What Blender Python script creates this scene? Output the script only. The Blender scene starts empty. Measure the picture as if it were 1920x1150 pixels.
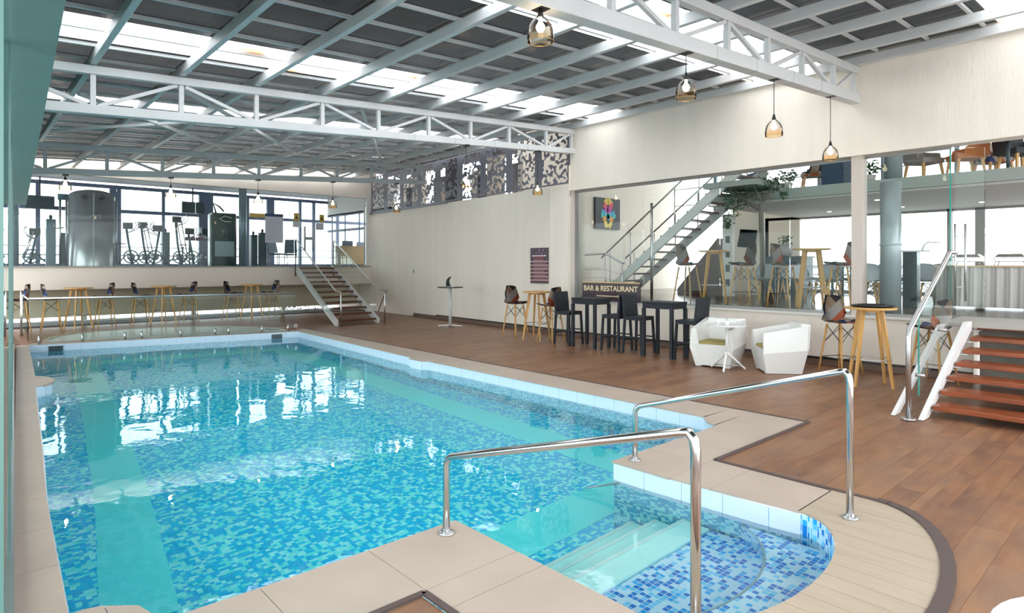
import bpy, bmesh, math, random
from mathutils import Vector, Matrix, noise
PI = math.pi
random.seed(7)
S = bpy.context.scene
COL = S.collection

# ------------------------------------------------------------ camera
HFOC, HOR, EYE = 1152.0, 499.0, 1.6
YAW = math.atan2(1044, 1152)
cam = bpy.data.cameras.new('camera'); co = bpy.data.objects.new('camera', cam); COL.objects.link(co)
cam.sensor_width = 36; cam.sensor_fit = 'HORIZONTAL'
cam.lens = 36 * HFOC / 1920
cam.shift_y = -(575 - HOR) / 1920
cam.clip_start = .02; cam.clip_end = 1000
co.location = (0, 0, EYE); co.rotation_euler = (PI / 2, 0, -YAW)
S.camera = co

# ------------------------------------------------------------ world, lights, exposure
w = bpy.data.worlds.new('sky'); S.world = w; w.use_nodes = True
nt = w.node_tree; bg = nt.nodes['Background']
geo = nt.nodes.new('ShaderNodeTexCoord'); sep = nt.nodes.new('ShaderNodeSeparateXYZ')
rmp = nt.nodes.new('ShaderNodeValToRGB'); mp = nt.nodes.new('ShaderNodeMapRange')
mp.inputs[1].default_value = -.3; mp.inputs[2].default_value = .6
nt.links.new(geo.outputs['Generated'], sep.inputs[0]); nt.links.new(sep.outputs[2], mp.inputs[0])
nt.links.new(mp.outputs[0], rmp.inputs[0]); nt.links.new(rmp.outputs[0], bg.inputs[0])
e = rmp.color_ramp.elements
e[0].position = 0; e[0].color = (.52, .54, .55, 1); e[1].position = .34; e[1].color = (.93, .97, 1, 1)
bg.inputs[1].default_value = 3.0
sun = bpy.data.lights.new('sun', 'SUN'); so = bpy.data.objects.new('sun', sun); COL.objects.link(so)
sun.energy = 1.5; sun.angle = .6; so.rotation_euler = (math.radians(35), math.radians(18), 0)
S.view_settings.view_transform = 'Standard'; S.view_settings.look = 'None'
S.view_settings.exposure = 0.5; S.view_settings.gamma = 1
S.view_settings.use_curve_mapping = False
try:
    S.cycles.max_bounces = 14; S.cycles.transparent_max_bounces = 24
    S.cycles.transmission_bounces = 8; S.cycles.diffuse_bounces = 6; S.cycles.glossy_bounces = 5
    S.cycles.caustics_refractive = True; S.cycles.caustics_reflective = False
    S.cycles.sample_clamp_indirect = 6; S.cycles.use_denoising = True
except Exception: pass

# ------------------------------------------------------------ pixel helpers (survey of the photograph)
Fx, Fy = math.sin(YAW), math.cos(YAW); Rx, Ry = math.cos(YAW), -math.sin(YAW)
def ray(u, v=HOR):
    s = (u - 960) / HFOC
    return Fx + s * Rx, Fy + s * Ry, (HOR - v) / HFOC
def G(u, v, z=0):
    d = ray(u, v); t = (z - EYE) / d[2]; return Vector((d[0] * t, d[1] * t, z))
def atX(u, X, v=HOR):
    d = ray(u, v); t = X / d[0]; return Vector((X, d[1] * t, EYE + d[2] * t))
def atY(u, Y, v=HOR):
    d = ray(u, v); t = Y / d[1]; return Vector((d[0] * t, Y, EYE + d[2] * t))

# ------------------------------------------------------------ mesh builder
class MB:
    def __init__(s): s.bm = bmesh.new()
    def face(s, pts):
        try: return s.bm.faces.new([s.bm.verts.new(p) for p in pts])
        except ValueError: return None
    def box(s, a, b):
        x0, y0, z0 = [min(p, q) for p, q in zip(a, b)]; x1, y1, z1 = [max(p, q) for p, q in zip(a, b)]
        v = [s.bm.verts.new(p) for p in ((x0,y0,z0),(x1,y0,z0),(x1,y1,z0),(x0,y1,z0),(x0,y0,z1),(x1,y0,z1),(x1,y1,z1),(x0,y1,z1))]
        for f in ((3,2,1,0),(4,5,6,7),(0,1,5,4),(1,2,6,5),(2,3,7,6),(3,0,4,7)): s.bm.faces.new([v[i] for i in f])
        return s
    def beam(s, p, q, w, h, up=(0,0,1), w2=None, h2=None):
        p, q = Vector(p), Vector(q); d = (q - p)
        if d.length < 1e-6: return s
        d.normalize(); up = Vector(up)
        if abs(d.dot(up)) > .98: up = Vector((1, 0, 0))
        r = d.cross(up).normalized(); u = r.cross(d).normalized()
        w2 = w if w2 is None else w2; h2 = h if h2 is None else h2
        v = []
        for c, ww, hh in ((p, w, h), (q, w2, h2)):
            for a, b in ((-1,-1),(1,-1),(1,1),(-1,1)): v.append(s.bm.verts.new(c + r * a * ww / 2 + u * b * hh / 2))
        for f in ((0,1,2,3),(7,6,5,4),(0,4,5,1),(1,5,6,2),(2,6,7,3),(3,7,4,0)): s.bm.faces.new([v[i] for i in f])
        return s
    def tube(s, pts, r, n=10, cap=True, r2=None):
        pts = [Vector(p) for p in pts]; m = len(pts); rings = []
        ref = None
        for i, p in enumerate(pts):
            if i == 0: t = pts[1] - p
            elif i == m - 1: t = p - pts[-2]
            else: t = (pts[i+1] - p).normalized() + (p - pts[i-1]).normalized()
            t.normalize()
            if ref is None:
                ref = Vector((0,0,1)) if abs(t.z) < .9 else Vector((1,0,0))
            a = t.cross(ref)
            if a.length < 1e-4: a = t.cross(Vector((0,1,0)))
            a.normalize(); b = a.cross(t).normalized(); ref = b
            rr = r if r2 is None else r + (r2 - r) * i / (m - 1)
            rings.append([s.bm.verts.new(p + (a * math.cos(2*PI*k/n) + b * math.sin(2*PI*k/n)) * rr) for k in range(n)])
        for i in range(m - 1):
            for k in range(n):
                f = s.bm.faces.new((rings[i][k], rings[i][(k+1)%n], rings[i+1][(k+1)%n], rings[i+1][k])); f.smooth = True
        if cap: s.bm.faces.new(rings[0][::-1]); s.bm.faces.new(rings[-1])
        return s
    def lathe(s, prof, n=24, c=(0,0,0), smooth=True):
        cx, cy, cz = c; rings = []
        for r, z in prof:
            if r < 1e-5: rings.append([s.bm.verts.new((cx, cy, cz + z))])
            else: rings.append([s.bm.verts.new((cx + r*math.cos(2*PI*k/n), cy + r*math.sin(2*PI*k/n), cz + z)) for k in range(n)])
        for a, b in zip(rings, rings[1:]):
            for k in range(n):
                j = (k+1) % n
                if len(a) == 1 and len(b) == 1: continue
                if len(a) == 1: f = s.bm.faces.new((a[0], b[j], b[k]))
                elif len(b) == 1: f = s.bm.faces.new((a[k], a[j], b[0]))
                else: f = s.bm.faces.new((a[k], a[j], b[j], b[k]))
                f.smooth = smooth
        return s
    def disc(s, r, z0, z1, n=32, c=(0,0)):
        return s.lathe([(0, z0), (r - .004, z0), (r, z0 + .003), (r, z1 - .003), (r - .004, z1), (0, z1)], n, (c[0], c[1], 0), False)
    def prism(s, poly, z0, z1):
        n = len(poly)
        b = [s.bm.verts.new((p[0], p[1], z0)) for p in poly]; t = [s.bm.verts.new((p[0], p[1], z1)) for p in poly]
        try: s.bm.faces.new(b[::-1]); s.bm.faces.new(t)
        except ValueError: return s
        for i in range(n): s.bm.faces.new((b[i], b[(i+1)%n], t[(i+1)%n], t[i]))
        return s
    def hull(s, pts):
        b = bmesh.new()
        for p in pts: b.verts.new(p)
        r = bmesh.ops.convex_hull(b, input=b.verts[:])
        me = bpy.data.meshes.new('t'); b.to_mesh(me); b.free(); s.bm.from_mesh(me); bpy.data.meshes.remove(me)
        return s
    def torus(s, R, r, c=(0,0,0), n=28, m=6):
        rings = []
        for i in range(n):
            a = 2*PI*i/n
            rings.append([s.bm.verts.new((c[0] + (R + r*math.cos(2*PI*k/m))*math.cos(a), c[1] + (R + r*math.cos(2*PI*k/m))*math.sin(a), c[2] + r*math.sin(2*PI*k/m))) for k in range(m)])
        for i in range(n):
            for k in range(m):
                f = s.bm.faces.new((rings[i][k], rings[(i+1)%n][k], rings[(i+1)%n][(k+1)%m], rings[i][(k+1)%m])); f.smooth = True
        return s
    def xform(s, M): s.bm.transform(M); return s
    def build(s, name, mat=None, parent=None, bevel=0, loc=None, rotz=0, attr=None, fix=True):
        if fix: bmesh.ops.recalc_face_normals(s.bm, faces=s.bm.faces[:])
        if bevel:
            bmesh.ops.bevel(s.bm, geom=[e for e in s.bm.edges if e.calc_face_angle(0) > .6], offset=bevel, segments=1, affect='EDGES')
        me = bpy.data.meshes.new(name); s.bm.to_mesh(me); s.bm.free()
        if mat: me.materials.append(mat)
        if attr is not None:
            a = me.attributes.new('rnd', 'FLOAT', 'FACE')
            for i, d in enumerate(a.data): d.value = attr if not callable(attr) else attr(i)
        o = bpy.data.objects.new(name, me); COL.objects.link(o)
        if parent: o.parent = parent
        if loc is not None: o.location = loc
        if rotz: o.rotation_euler = (0, 0, rotz)
        return o

def tag(o, label, cat, group=None):
    o['label'] = label; o['category'] = cat
    if group: o['group'] = group
    return o
def thing(name, label, cat, loc=(0,0,0), rotz=0, group=None):
    o = bpy.data.objects.new(name, None); COL.objects.link(o); o.empty_display_size = .1
    o.location = loc; o.rotation_euler = (0, 0, rotz); return tag(o, label, cat, group)
def empty_struct(name):
    o = bpy.data.objects.new(name, None); COL.objects.link(o); o['kind'] = 'structure'; return o
def struct(o): o['kind'] = 'structure'; return o
def stuff(o): o['kind'] = 'stuff'; return o
def kids(o): return [c for c in bpy.data.objects if c.parent == o]
def copy_tree(o, parent=None):
    c = o.copy(); COL.objects.link(c)
    if parent: c.parent = parent
    for ch in CH.get(o.name) or kids(o): copy_tree(ch, c)
    return c
CH = {}
def dup(o, label, loc, rotz=0, group=None):
    c = copy_tree(o); c.location = loc; c.rotation_euler = (0, 0, rotz); c['label'] = label
    if group: c['group'] = group
    return c

# ------------------------------------------------------------ materials
MATS = {}
def mat(name, color=(.8,.8,.8), rough=.5, metal=0, emit=None, estr=0, bump=0, bscale=40, spec=.5, var=0, stretch=(1,1,1), coat=0, vscale=3):
    if name in MATS: return MATS[name]
    m = bpy.data.materials.new(name); m.use_nodes = True; n = m.node_tree; L = n.links
    p = n.nodes['Principled BSDF']; p.inputs['Base Color'].default_value = (*color, 1)
    p.inputs['Roughness'].default_value = rough; p.inputs['Metallic'].default_value = metal
    p.inputs['Specular IOR Level'].default_value = spec
    if coat: p.inputs['Coat Weight'].default_value = coat
    if emit: p.inputs['Emission Color'].default_value = (*emit, 1); p.inputs['Emission Strength'].default_value = estr
    if bump or var:
        g = n.nodes.new('ShaderNodeNewGeometry'); mpn = n.nodes.new('ShaderNodeMapping'); mpn.inputs['Scale'].default_value = stretch
        L.new(g.outputs['Position'], mpn.inputs[0])
    if bump:
        t = n.nodes.new('ShaderNodeTexNoise'); t.inputs['Scale'].default_value = bscale; t.inputs['Detail'].default_value = 3
        b = n.nodes.new('ShaderNodeBump'); b.inputs['Strength'].default_value = bump; b.inputs['Distance'].default_value = .02
        L.new(mpn.outputs[0], t.inputs['Vector']); L.new(t.outputs[0], b.inputs['Height']); L.new(b.outputs[0], p.inputs['Normal'])
    if var:
        t2 = n.nodes.new('ShaderNodeTexNoise'); t2.inputs['Scale'].default_value = vscale; t2.inputs['Detail'].default_value = 6
        r = n.nodes.new('ShaderNodeValToRGB')
        r.color_ramp.elements[0].position = .3; r.color_ramp.elements[1].position = .7
        r.color_ramp.elements[0].color = (*[c * (1 - var) for c in color], 1); r.color_ramp.elements[1].color = (*[min(1, c * (1 + var)) for c in color], 1)
        L.new(mpn.outputs[0], t2.inputs['Vector']); L.new(t2.outputs[0], r.inputs[0]); L.new(r.outputs[0], p.inputs['Base Color'])
    MATS[name] = m; return m

def glass_mat(name, tint=(.96, .99, .98), ior=1.45, extra=0):
    m = bpy.data.materials.new(name); m.use_nodes = True; n = m.node_tree; L = n.links; n.nodes.clear()
    out = n.nodes.new('ShaderNodeOutputMaterial'); t = n.nodes.new('ShaderNodeBsdfTransparent'); t.inputs[0].default_value = (*tint, 1)
    g = n.nodes.new('ShaderNodeBsdfGlossy'); g.inputs['Roughness'].default_value = 0; g.inputs[0].default_value = (.9, .97, .96, 1)
    f = n.nodes.new('ShaderNodeFresnel'); f.inputs[0].default_value = ior
    mx = n.nodes.new('ShaderNodeMixShader')
    if extra:
        a = n.nodes.new('ShaderNodeMath'); a.operation = 'ADD'; a.inputs[1].default_value = extra
        L.new(f.outputs[0], a.inputs[0]); L.new(a.outputs[0], mx.inputs[0])
    else: L.new(f.outputs[0], mx.inputs[0])
    L.new(t.outputs[0], mx.inputs[1]); L.new(g.outputs[0], mx.inputs[2]); L.new(mx.outputs[0], out.inputs[0])
    return m
GLASS = glass_mat('clear_glass', (.96, .99, .98), 1.2); 
def skylight():
    m = bpy.data.materials.new('skylight_sheet'); m.use_nodes = True; n = m.node_tree; L = n.links; n.nodes.clear()
    out = n.nodes.new('ShaderNodeOutputMaterial'); t = n.nodes.new('ShaderNodeBsdfTransparent'); tr = n.nodes.new('ShaderNodeBsdfTranslucent'); mx = n.nodes.new('ShaderNodeMixShader'); mx.inputs[0].default_value = .72
    g = n.nodes.new('ShaderNodeNewGeometry'); mp_ = n.nodes.new('ShaderNodeMapping'); mp_.inputs['Scale'].default_value = (.9, 2.2, 1); L.new(g.outputs['Position'], mp_.inputs[0])
    a = n.nodes.new('ShaderNodeTexNoise'); a.inputs['Scale'].default_value = 1.3; a.inputs['Detail'].default_value = 7; L.new(mp_.outputs[0], a.inputs['Vector'])
    r = n.nodes.new('ShaderNodeValToRGB'); r.color_ramp.elements[0].position = .30; r.color_ramp.elements[0].color = (.38, .22, .13, 1); r.color_ramp.elements[1].position = .42; r.color_ramp.elements[1].color = (.97, .97, .98, 1)
    L.new(a.outputs[0], r.inputs[0]); L.new(r.outputs[0], tr.inputs[0]); L.new(r.outputs[0], t.inputs[0])
    L.new(t.outputs[0], mx.inputs[1]); L.new(tr.outputs[0], mx.inputs[2]); L.new(mx.outputs[0], out.inputs[0]); return m
SKYLIGHT = skylight()
FENCEG = glass_mat('fence_glass', (.93, .975, .965), 1.22)

def plank_mat():
    m = bpy.data.materials.new('wood_plank'); m.use_nodes = True; n = m.node_tree; L = n.links; p = n.nodes['Principled BSDF']
    a = n.nodes.new('ShaderNodeAttribute'); a.attribute_name = 'rnd'
    g = n.nodes.new('ShaderNodeNewGeometry'); mp_ = n.nodes.new('ShaderNodeMapping'); mp_.inputs['Scale'].default_value = (1.3, 9, 1)
    add = n.nodes.new('ShaderNodeVectorMath'); cmb = n.nodes.new('ShaderNodeCombineXYZ')
    mul = n.nodes.new('ShaderNodeMath'); mul.operation = 'MULTIPLY'; mul.inputs[1].default_value = 40
    L.new(a.outputs['Fac'], mul.inputs[0]); L.new(mul.outputs[0], cmb.inputs[0]); L.new(mul.outputs[0], cmb.inputs[1])
    L.new(g.outputs['Position'], add.inputs[0]); L.new(cmb.outputs[0], add.inputs[1]); L.new(add.outputs[0], mp_.inputs[0])
    t = n.nodes.new('ShaderNodeTexNoise'); t.inputs['Scale'].default_value = 1.6; t.inputs['Detail'].default_value = 8; t.inputs['Roughness'].default_value = .62
    L.new(mp_.outputs[0], t.inputs['Vector'])
    mp2 = n.nodes.new('ShaderNodeMapping'); mp2.inputs['Scale'].default_value = (1.5, 3.5, 1); L.new(add.outputs[0], mp2.inputs[0])
    t2 = n.nodes.new('ShaderNodeTexNoise'); t2.inputs['Scale'].default_value = 1.4; t2.inputs['Detail'].default_value = 4; L.new(mp2.outputs[0], t2.inputs['Vector'])
    r = n.nodes.new('ShaderNodeValToRGB'); els = r.color_ramp.elements
    els[0].position = .34; els[0].color = (.075, .028, .014, 1); els[1].position = .7; els[1].color = (.29, .15, .078, 1)
    x = els.new(.46); x.color = (.16, .062, .027, 1); x = els.new(.57); x.color = (.235, .102, .046, 1)
    s1 = n.nodes.new('ShaderNodeMath'); s1.operation = 'MULTIPLY_ADD'; s1.inputs[1].default_value = .55; s1.inputs[2].default_value = .1
    L.new(t.outputs[0], s1.inputs[0])
    s2 = n.nodes.new('ShaderNodeMath'); s2.operation = 'MULTIPLY_ADD'; s2.inputs[1].default_value = .25; L.new(t2.outputs[0], s2.inputs[0]); L.new(s1.outputs[0], s2.inputs[2])
    s3 = n.nodes.new('ShaderNodeMath'); s3.operation = 'MULTIPLY_ADD'; s3.inputs[1].default_value = .2; L.new(a.outputs['Fac'], s3.inputs[0]); L.new(s2.outputs[0], s3.inputs[2])
    L.new(s3.outputs[0], r.inputs[0])
    hs = n.nodes.new('ShaderNodeMix'); hs.data_type = 'RGBA'; hs.inputs[0].default_value = .35
    r2 = n.nodes.new('ShaderNodeValToRGB'); r2.color_ramp.elements[0].color = (.12, .07, .055, 1); r2.color_ramp.elements[1].color = (.27, .115, .045, 1)
    r2.color_ramp.elements[0].position = .4; r2.color_ramp.elements[1].position = .6
    L.new(t2.outputs[0], r2.inputs[0]); L.new(r.outputs[0], hs.inputs[6]); L.new(r2.outputs[0], hs.inputs[7])
    L.new(hs.outputs[2], p.inputs['Base Color'])
    p.inputs['Roughness'].default_value = .38
    b = n.nodes.new('ShaderNodeBump'); b.inputs['Strength'].default_value = .12; b.inputs['Distance'].default_value = .01
    L.new(t.outputs[0], b.inputs['Height']); L.new(b.outputs[0], p.inputs['Normal'])
    return m
PLANK = plank_mat()

def mosaic_mat(name, cols, size=.028, cl=.5, wall=False, grout=None):
    """small square glass tiles, colour picked per tile"""
    m = bpy.data.materials.new(name); m.use_nodes = True; n = m.node_tree; L = n.links; p = n.nodes['Principled BSDF']
    g = n.nodes.new('ShaderNodeNewGeometry')
    v = g.outputs['Position']
    sc = n.nodes.new('ShaderNodeVectorMath'); sc.operation = 'SCALE'; sc.inputs['Scale'].default_value = 1 / size; L.new(v, sc.inputs[0])
    ofs = n.nodes.new('ShaderNodeVectorMath'); ofs.operation = 'ADD'; ofs.inputs[1].default_value = (.013, .027, .31); L.new(sc.outputs[0], ofs.inputs[0])
    fl = n.nodes.new('ShaderNodeVectorMath'); fl.operation = 'FLOOR'; L.new(ofs.outputs[0], fl.inputs[0])
    wn = n.nodes.new('ShaderNodeTexWhiteNoise'); L.new(fl.outputs[0], wn.inputs['Vector'])
    ns = n.nodes.new('ShaderNodeTexNoise'); ns.inputs['Scale'].default_value = .42; ns.inputs['Detail'].default_value = 1; L.new(fl.outputs[0], ns.inputs['Vector'])
    mx = n.nodes.new('ShaderNodeMath'); mx.operation = 'MULTIPLY_ADD'; mx.inputs[1].default_value = cl; L.new(ns.outputs[0], mx.inputs[0])
    m2 = n.nodes.new('ShaderNodeMath'); m2.operation = 'MULTIPLY'; m2.inputs[1].default_value = 1 - cl; L.new(wn.outputs[0], m2.inputs[0]); L.new(m2.outputs[0], mx.inputs[2])
    r = n.nodes.new('ShaderNodeValToRGB'); r.color_ramp.interpolation = 'CONSTANT'
    els = r.color_ramp.elements; els[0].position = 0; els[0].color = (*cols[0][1], 1); els[1].position = cols[1][0]; els[1].color = (*cols[1][1], 1)
    for pos, c in cols[2:]: x = els.new(pos); x.color = (*c, 1)
    L.new(mx.outputs[0], r.inputs[0]); last = r.outputs[0]
    if grout:
        fr = n.nodes.new('ShaderNodeVectorMath'); fr.operation = 'FRACTION'; L.new(ofs.outputs[0], fr.inputs[0])
        sp = n.nodes.new('ShaderNodeSeparateXYZ'); L.new(fr.outputs[0], sp.inputs[0])
        ax = (0, 1) if not wall else (0, 1)
        mn = []
        for i in ax:
            q = n.nodes.new('ShaderNodeMath'); q.operation = 'GREATER_THAN'; q.inputs[1].default_value = .12; L.new(sp.outputs[i], q.inputs[0]); mn.append(q)
        mm = n.nodes.new('ShaderNodeMath'); mm.operation = 'MULTIPLY'; L.new(mn[0].outputs[0], mm.inputs[0]); L.new(mn[1].outputs[0], mm.inputs[1])
        mi = n.nodes.new('ShaderNodeMix'); mi.data_type = 'RGBA'; mi.inputs[6].default_value = (*grout, 1); L.new(mm.outputs[0], mi.inputs[0]); L.new(last, mi.inputs[7]); last = mi.outputs[2]
    L.new(last, p.inputs['Base Color']); p.inputs['Roughness'].default_value = .25
    return m
MOS = mosaic_mat('pool_mosaic', [(0, (.0, .54, .93)), (.46, (.0, .64, .96)), (.53, (.13, .92, .97)), (.62, (.27, .97, 1))], .032, .62)
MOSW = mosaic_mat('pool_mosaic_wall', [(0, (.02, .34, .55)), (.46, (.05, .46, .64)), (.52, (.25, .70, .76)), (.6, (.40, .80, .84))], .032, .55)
MOSA = mosaic_mat('alcove_mosaic', [(0, (.0, .20, .68)), (.36, (.02, .42, .88)), (.44, (.14, .62, .94)), (.53, (.48, .80, .97))], .036, .35, grout=(.62, .80, .88))
BAND = mat('teal_band', (.10, .90, .93), .3, bump=.1, bscale=120)
STEPM = mat('pale_step_mosaic', (.50, .97, .94), .3, bump=.1, bscale=120)
POOLTILE = mat('white_blue_tile', (.66, .77, .90), .18)
GROUT = mat('grout', (.42, .50, .56), .8)
COPING = mat('coping_stone', (.455, .365, .30), .42, bump=.08, bscale=60, var=.07, vscale=2.2)
COPSTRIP = mat('coping_strip_stone', (.43, .345, .26), .4, bump=.1, bscale=40, var=.08, stretch=(6, .6, 1))
TRIMB = mat('brown_metal_trim', (.085, .055, .05), .4)
CREAM = mat('cream_plaster', (.86, .785, .69), .75, bump=.35, bscale=14, stretch=(1, 6, .6), var=.03, vscale=.7)
CREAM2 = mat('cream_plaster_far', (.82, .74, .65), .8, bump=.1, bscale=8)
OFFW = mat('off_white_paint', (.74, .72, .68), .7)
WSTEEL = mat('white_painted_steel', (.62, .63, .63), .42, bump=.04, bscale=20, var=.06, vscale=1.5)
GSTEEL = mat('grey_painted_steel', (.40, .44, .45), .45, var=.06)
ROOF = mat('dark_roof_sheet', (.022, .027, .029), .22, bump=.05, bscale=3, spec=.2, var=.35, vscale=.9)
STEEL = mat('polished_steel', (.62, .60, .58), .13, 1)
SATIN = mat('satin_steel', (.55, .55, .55), .3, 1)
BLACK = mat('black_metal', (.012, .012, .014), .4)
BLACKW = mat('black_wicker', (.010, .014, .022), .5, bump=.4, bscale=160)
WOODL = mat('light_oak', (.60, .33, .10), .42, var=.12, stretch=(6, 6, 1.2), vscale=4)
REDW = mat('red_brown_timber', (.26, .065, .022), .25, var=.35, stretch=(6, .7, 1), vscale=3, bump=.05, bscale=6)
DREDW = mat('dark_red_timber', (.10, .032, .02), .3, var=.3, stretch=(1, 6, 1))
WPLAST = mat('white_moulded_plastic', (.80, .80, .78), .35)
GREYC = mat('grey_seat_shell', (.50, .53, .56), .4)
GREENS = mat('green_soffit_paint', (.17, .30, .27), .5, bump=.05, bscale=90, var=.05)
OLIVE = mat('olive_cushion', (.33, .27, .10), .9, bump=.3, bscale=120)
SILVER = mat('silver_cabinet_shell', (.42, .45, .46), .25, .6)
DARKG = mat('dark_machine_grey', (.04, .06, .07), .35)
MACH = mat('machine_frame_grey', (.07, .13, .16), .35, .3)
FRAMED = mat('purple_grey_window_frame', (.12, .15, .24), .5)
LEAF = mat('tree_leaf', (.035, .10, .035), .6)
BARK = mat('tree_bark', (.16, .15, .13), .8, bump=.4, bscale=30)
CLOTH = mat('grey_table_cloth', (.50, .48, .46), .85, bump=.1, bscale=60)
LATT = mat('lattice_grey', (.17, .17, .20), .45, .2)
BULB = mat('warm_bulb', (1, .85, .6), .3, emit=(1, .78, .5), estr=22)
DLIGHT = mat('downlight', (1, 1, 1), .3, emit=(1, .9, .75), estr=9)
def lampglass():
    m = bpy.data.materials.new('amber_lamp_glass'); m.use_nodes = True; n = m.node_tree; L = n.links; n.nodes.clear()
    out = n.nodes.new('ShaderNodeOutputMaterial'); t = n.nodes.new('ShaderNodeBsdfTransparent')
    tc = n.nodes.new('ShaderNodeTexCoord'); sp = n.nodes.new('ShaderNodeSeparateXYZ'); r = n.nodes.new('ShaderNodeValToRGB')
    r.color_ramp.elements[0].position = .12; r.color_ramp.elements[0].color = (.97, .76, .5, 1)
    r.color_ramp.elements[1].position = .5; r.color_ramp.elements[1].color = (.97, .93, .89, 1)
    L.new(tc.outputs['Generated'], sp.inputs[0]); L.new(sp.outputs[2], r.inputs[0]); L.new(r.outputs[0], t.inputs[0])
    g = n.nodes.new('ShaderNodeBsdfGlossy'); g.inputs['Roughness'].default_value = .05
    f = n.nodes.new('ShaderNodeLayerWeight'); f.inputs[0].default_value = .2; mx = n.nodes.new('ShaderNodeMixShader')
    L.new(f.outputs['Fresnel'], mx.inputs[0]); L.new(t.outputs[0], mx.inputs[1]); L.new(g.outputs[0], mx.inputs[2]); L.new(mx.outputs[0], out.inputs[0]); return m
LGLASS = lampglass()
def patchwork():
    m = bpy.data.materials.new('patchwork_fabric'); m.use_nodes = True; n = m.node_tree; L = n.links; p = n.nodes['Principled BSDF']
    tc = n.nodes.new('ShaderNodeTexCoord'); mp_ = n.nodes.new('ShaderNodeMapping'); mp_.inputs['Rotation'].default_value = (.3, .785, .785); mp_.inputs['Scale'].default_value = (7.5, 7.5, 7.5); mp_.inputs['Location'].default_value = (3.3, 5.45, 1.2)
    L.new(tc.outputs['Object'], mp_.inputs[0])
    fl = n.nodes.new('ShaderNodeVectorMath'); fl.operation = 'FLOOR'; L.new(mp_.outputs[0], fl.inputs[0])
    wn = n.nodes.new('ShaderNodeTexWhiteNoise'); L.new(fl.outputs[0], wn.inputs['Vector'])
    r = n.nodes.new('ShaderNodeValToRGB'); r.color_ramp.interpolation = 'CONSTANT'
    cs = [(0, (.045, .035, .04)), (.14, (.52, .13, .05)), (.28, (.48, .40, .32)), (.48, (.13, .06, .05)), (.58, (.42, .40, .38)), (.76, (.04, .09, .26)), (.84, (.36, .25, .17))]
    els = r.color_ramp.elements; els[0].color = (*cs[0][1], 1); els[1].position = cs[1][0]; els[1].color = (*cs[1][1], 1)
    for a, c in cs[2:]: x = els.new(a); x.color = (*c, 1)
    L.new(wn.outputs[0], r.inputs[0])
    ck = n.nodes.new('ShaderNodeTexChecker'); ck.inputs['Scale'].default_value = 90; L.new(tc.outputs['Object'], ck.inputs[0])
    mi = n.nodes.new('ShaderNodeMix'); mi.data_type = 'RGBA'; mi.blend_type = 'MULTIPLY'; mi.inputs[0].default_value = .35
    L.new(r.outputs[0], mi.inputs[6]); L.new(ck.outputs[0], mi.inputs[7]); L.new(mi.outputs[2], p.inputs['Base Color'])
    p.inputs['Roughness'].default_value = .85; return m
PATCH = patchwork()
def water_mat():
    m = bpy.data.materials.new('pool_water'); m.use_nodes = True; n = m.node_tree; L = n.links; n.nodes.clear()
    out = n.nodes.new('ShaderNodeOutputMaterial')
    g = n.nodes.new('ShaderNodeBsdfGlass'); g.inputs['IOR'].default_value = 1.33; g.inputs['Roughness'].default_value = 0; g.inputs['Color'].default_value = (.95, 1, 1, 1)
    pos = n.nodes.new('ShaderNodeNewGeometry'); mp_ = n.nodes.new('ShaderNodeMapping'); mp_.inputs['Scale'].default_value = (1.0, .8, 1); L.new(pos.outputs['Position'], mp_.inputs[0])
    a = n.nodes.new('ShaderNodeTexNoise'); a.inputs['Scale'].default_value = 1.6; a.inputs['Detail'].default_value = 2; a.inputs['Distortion'].default_value = .4; L.new(mp_.outputs[0], a.inputs['Vector'])
    c = n.nodes.new('ShaderNodeTexNoise'); c.inputs['Scale'].default_value = 9; c.inputs['Detail'].default_value = 2; L.new(mp_.outputs[0], c.inputs['Vector'])
    ad = n.nodes.new('ShaderNodeMath'); ad.operation = 'MULTIPLY_ADD'; ad.inputs[1].default_value = .1; L.new(c.outputs[0], ad.inputs[0]); L.new(a.outputs[0], ad.inputs[2])
    b = n.nodes.new('ShaderNodeBump'); b.inputs['Strength'].default_value = .13; b.inputs['Distance'].default_value = .05
    L.new(ad.outputs[0], b.inputs['Height']); L.new(b.outputs[0], g.inputs['Normal']); L.new(g.outputs[0], out.inputs[0]); return m
WATER = water_mat()

# ================================================================= STRUCTURE
# ---- polygon clipping
def clip(poly, a, b, c):           # keep a*x+b*y<=c
    out = []
    for i in range(len(poly)):
        p, q = poly[i], poly[(i+1) % len(poly)]
        fp, fq = a*p[0]+b*p[1]-c, a*q[0]+b*q[1]-c
        if fp <= 0: out.append(p)
        if fp * fq < 0: t = fp / (fp - fq); out.append((p[0]+(q[0]-p[0])*t, p[1]+(q[1]-p[1])*t))
    return out
def clip_rect(poly, x0, y0, x1, y1):
    for a, b, c in ((-1,0,-x0),(1,0,x1),(0,-1,-y0),(0,1,y1)):
        poly = clip(poly, a, b, c)
        if len(poly) < 3: return []
    return poly
def area(p): return abs(sum(p[i][0]*p[(i+1)%len(p)][1]-p[(i+1)%len(p)][0]*p[i][1] for i in range(len(p)))) / 2

# ---- alcove ellipses
IC, IA, IB = (3.2, 1.70), .88, .42
OC, OA, OB = (3.2, 1.44), 1.45, .64
def ell(c, a, b, t): return (c[0] + a*math.cos(t), c[1] + b*math.sin(t))
ARC = [ell(IC, IA, IB, PI + PI*k/24) for k in range(25)]      # from left to right through low Y

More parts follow.
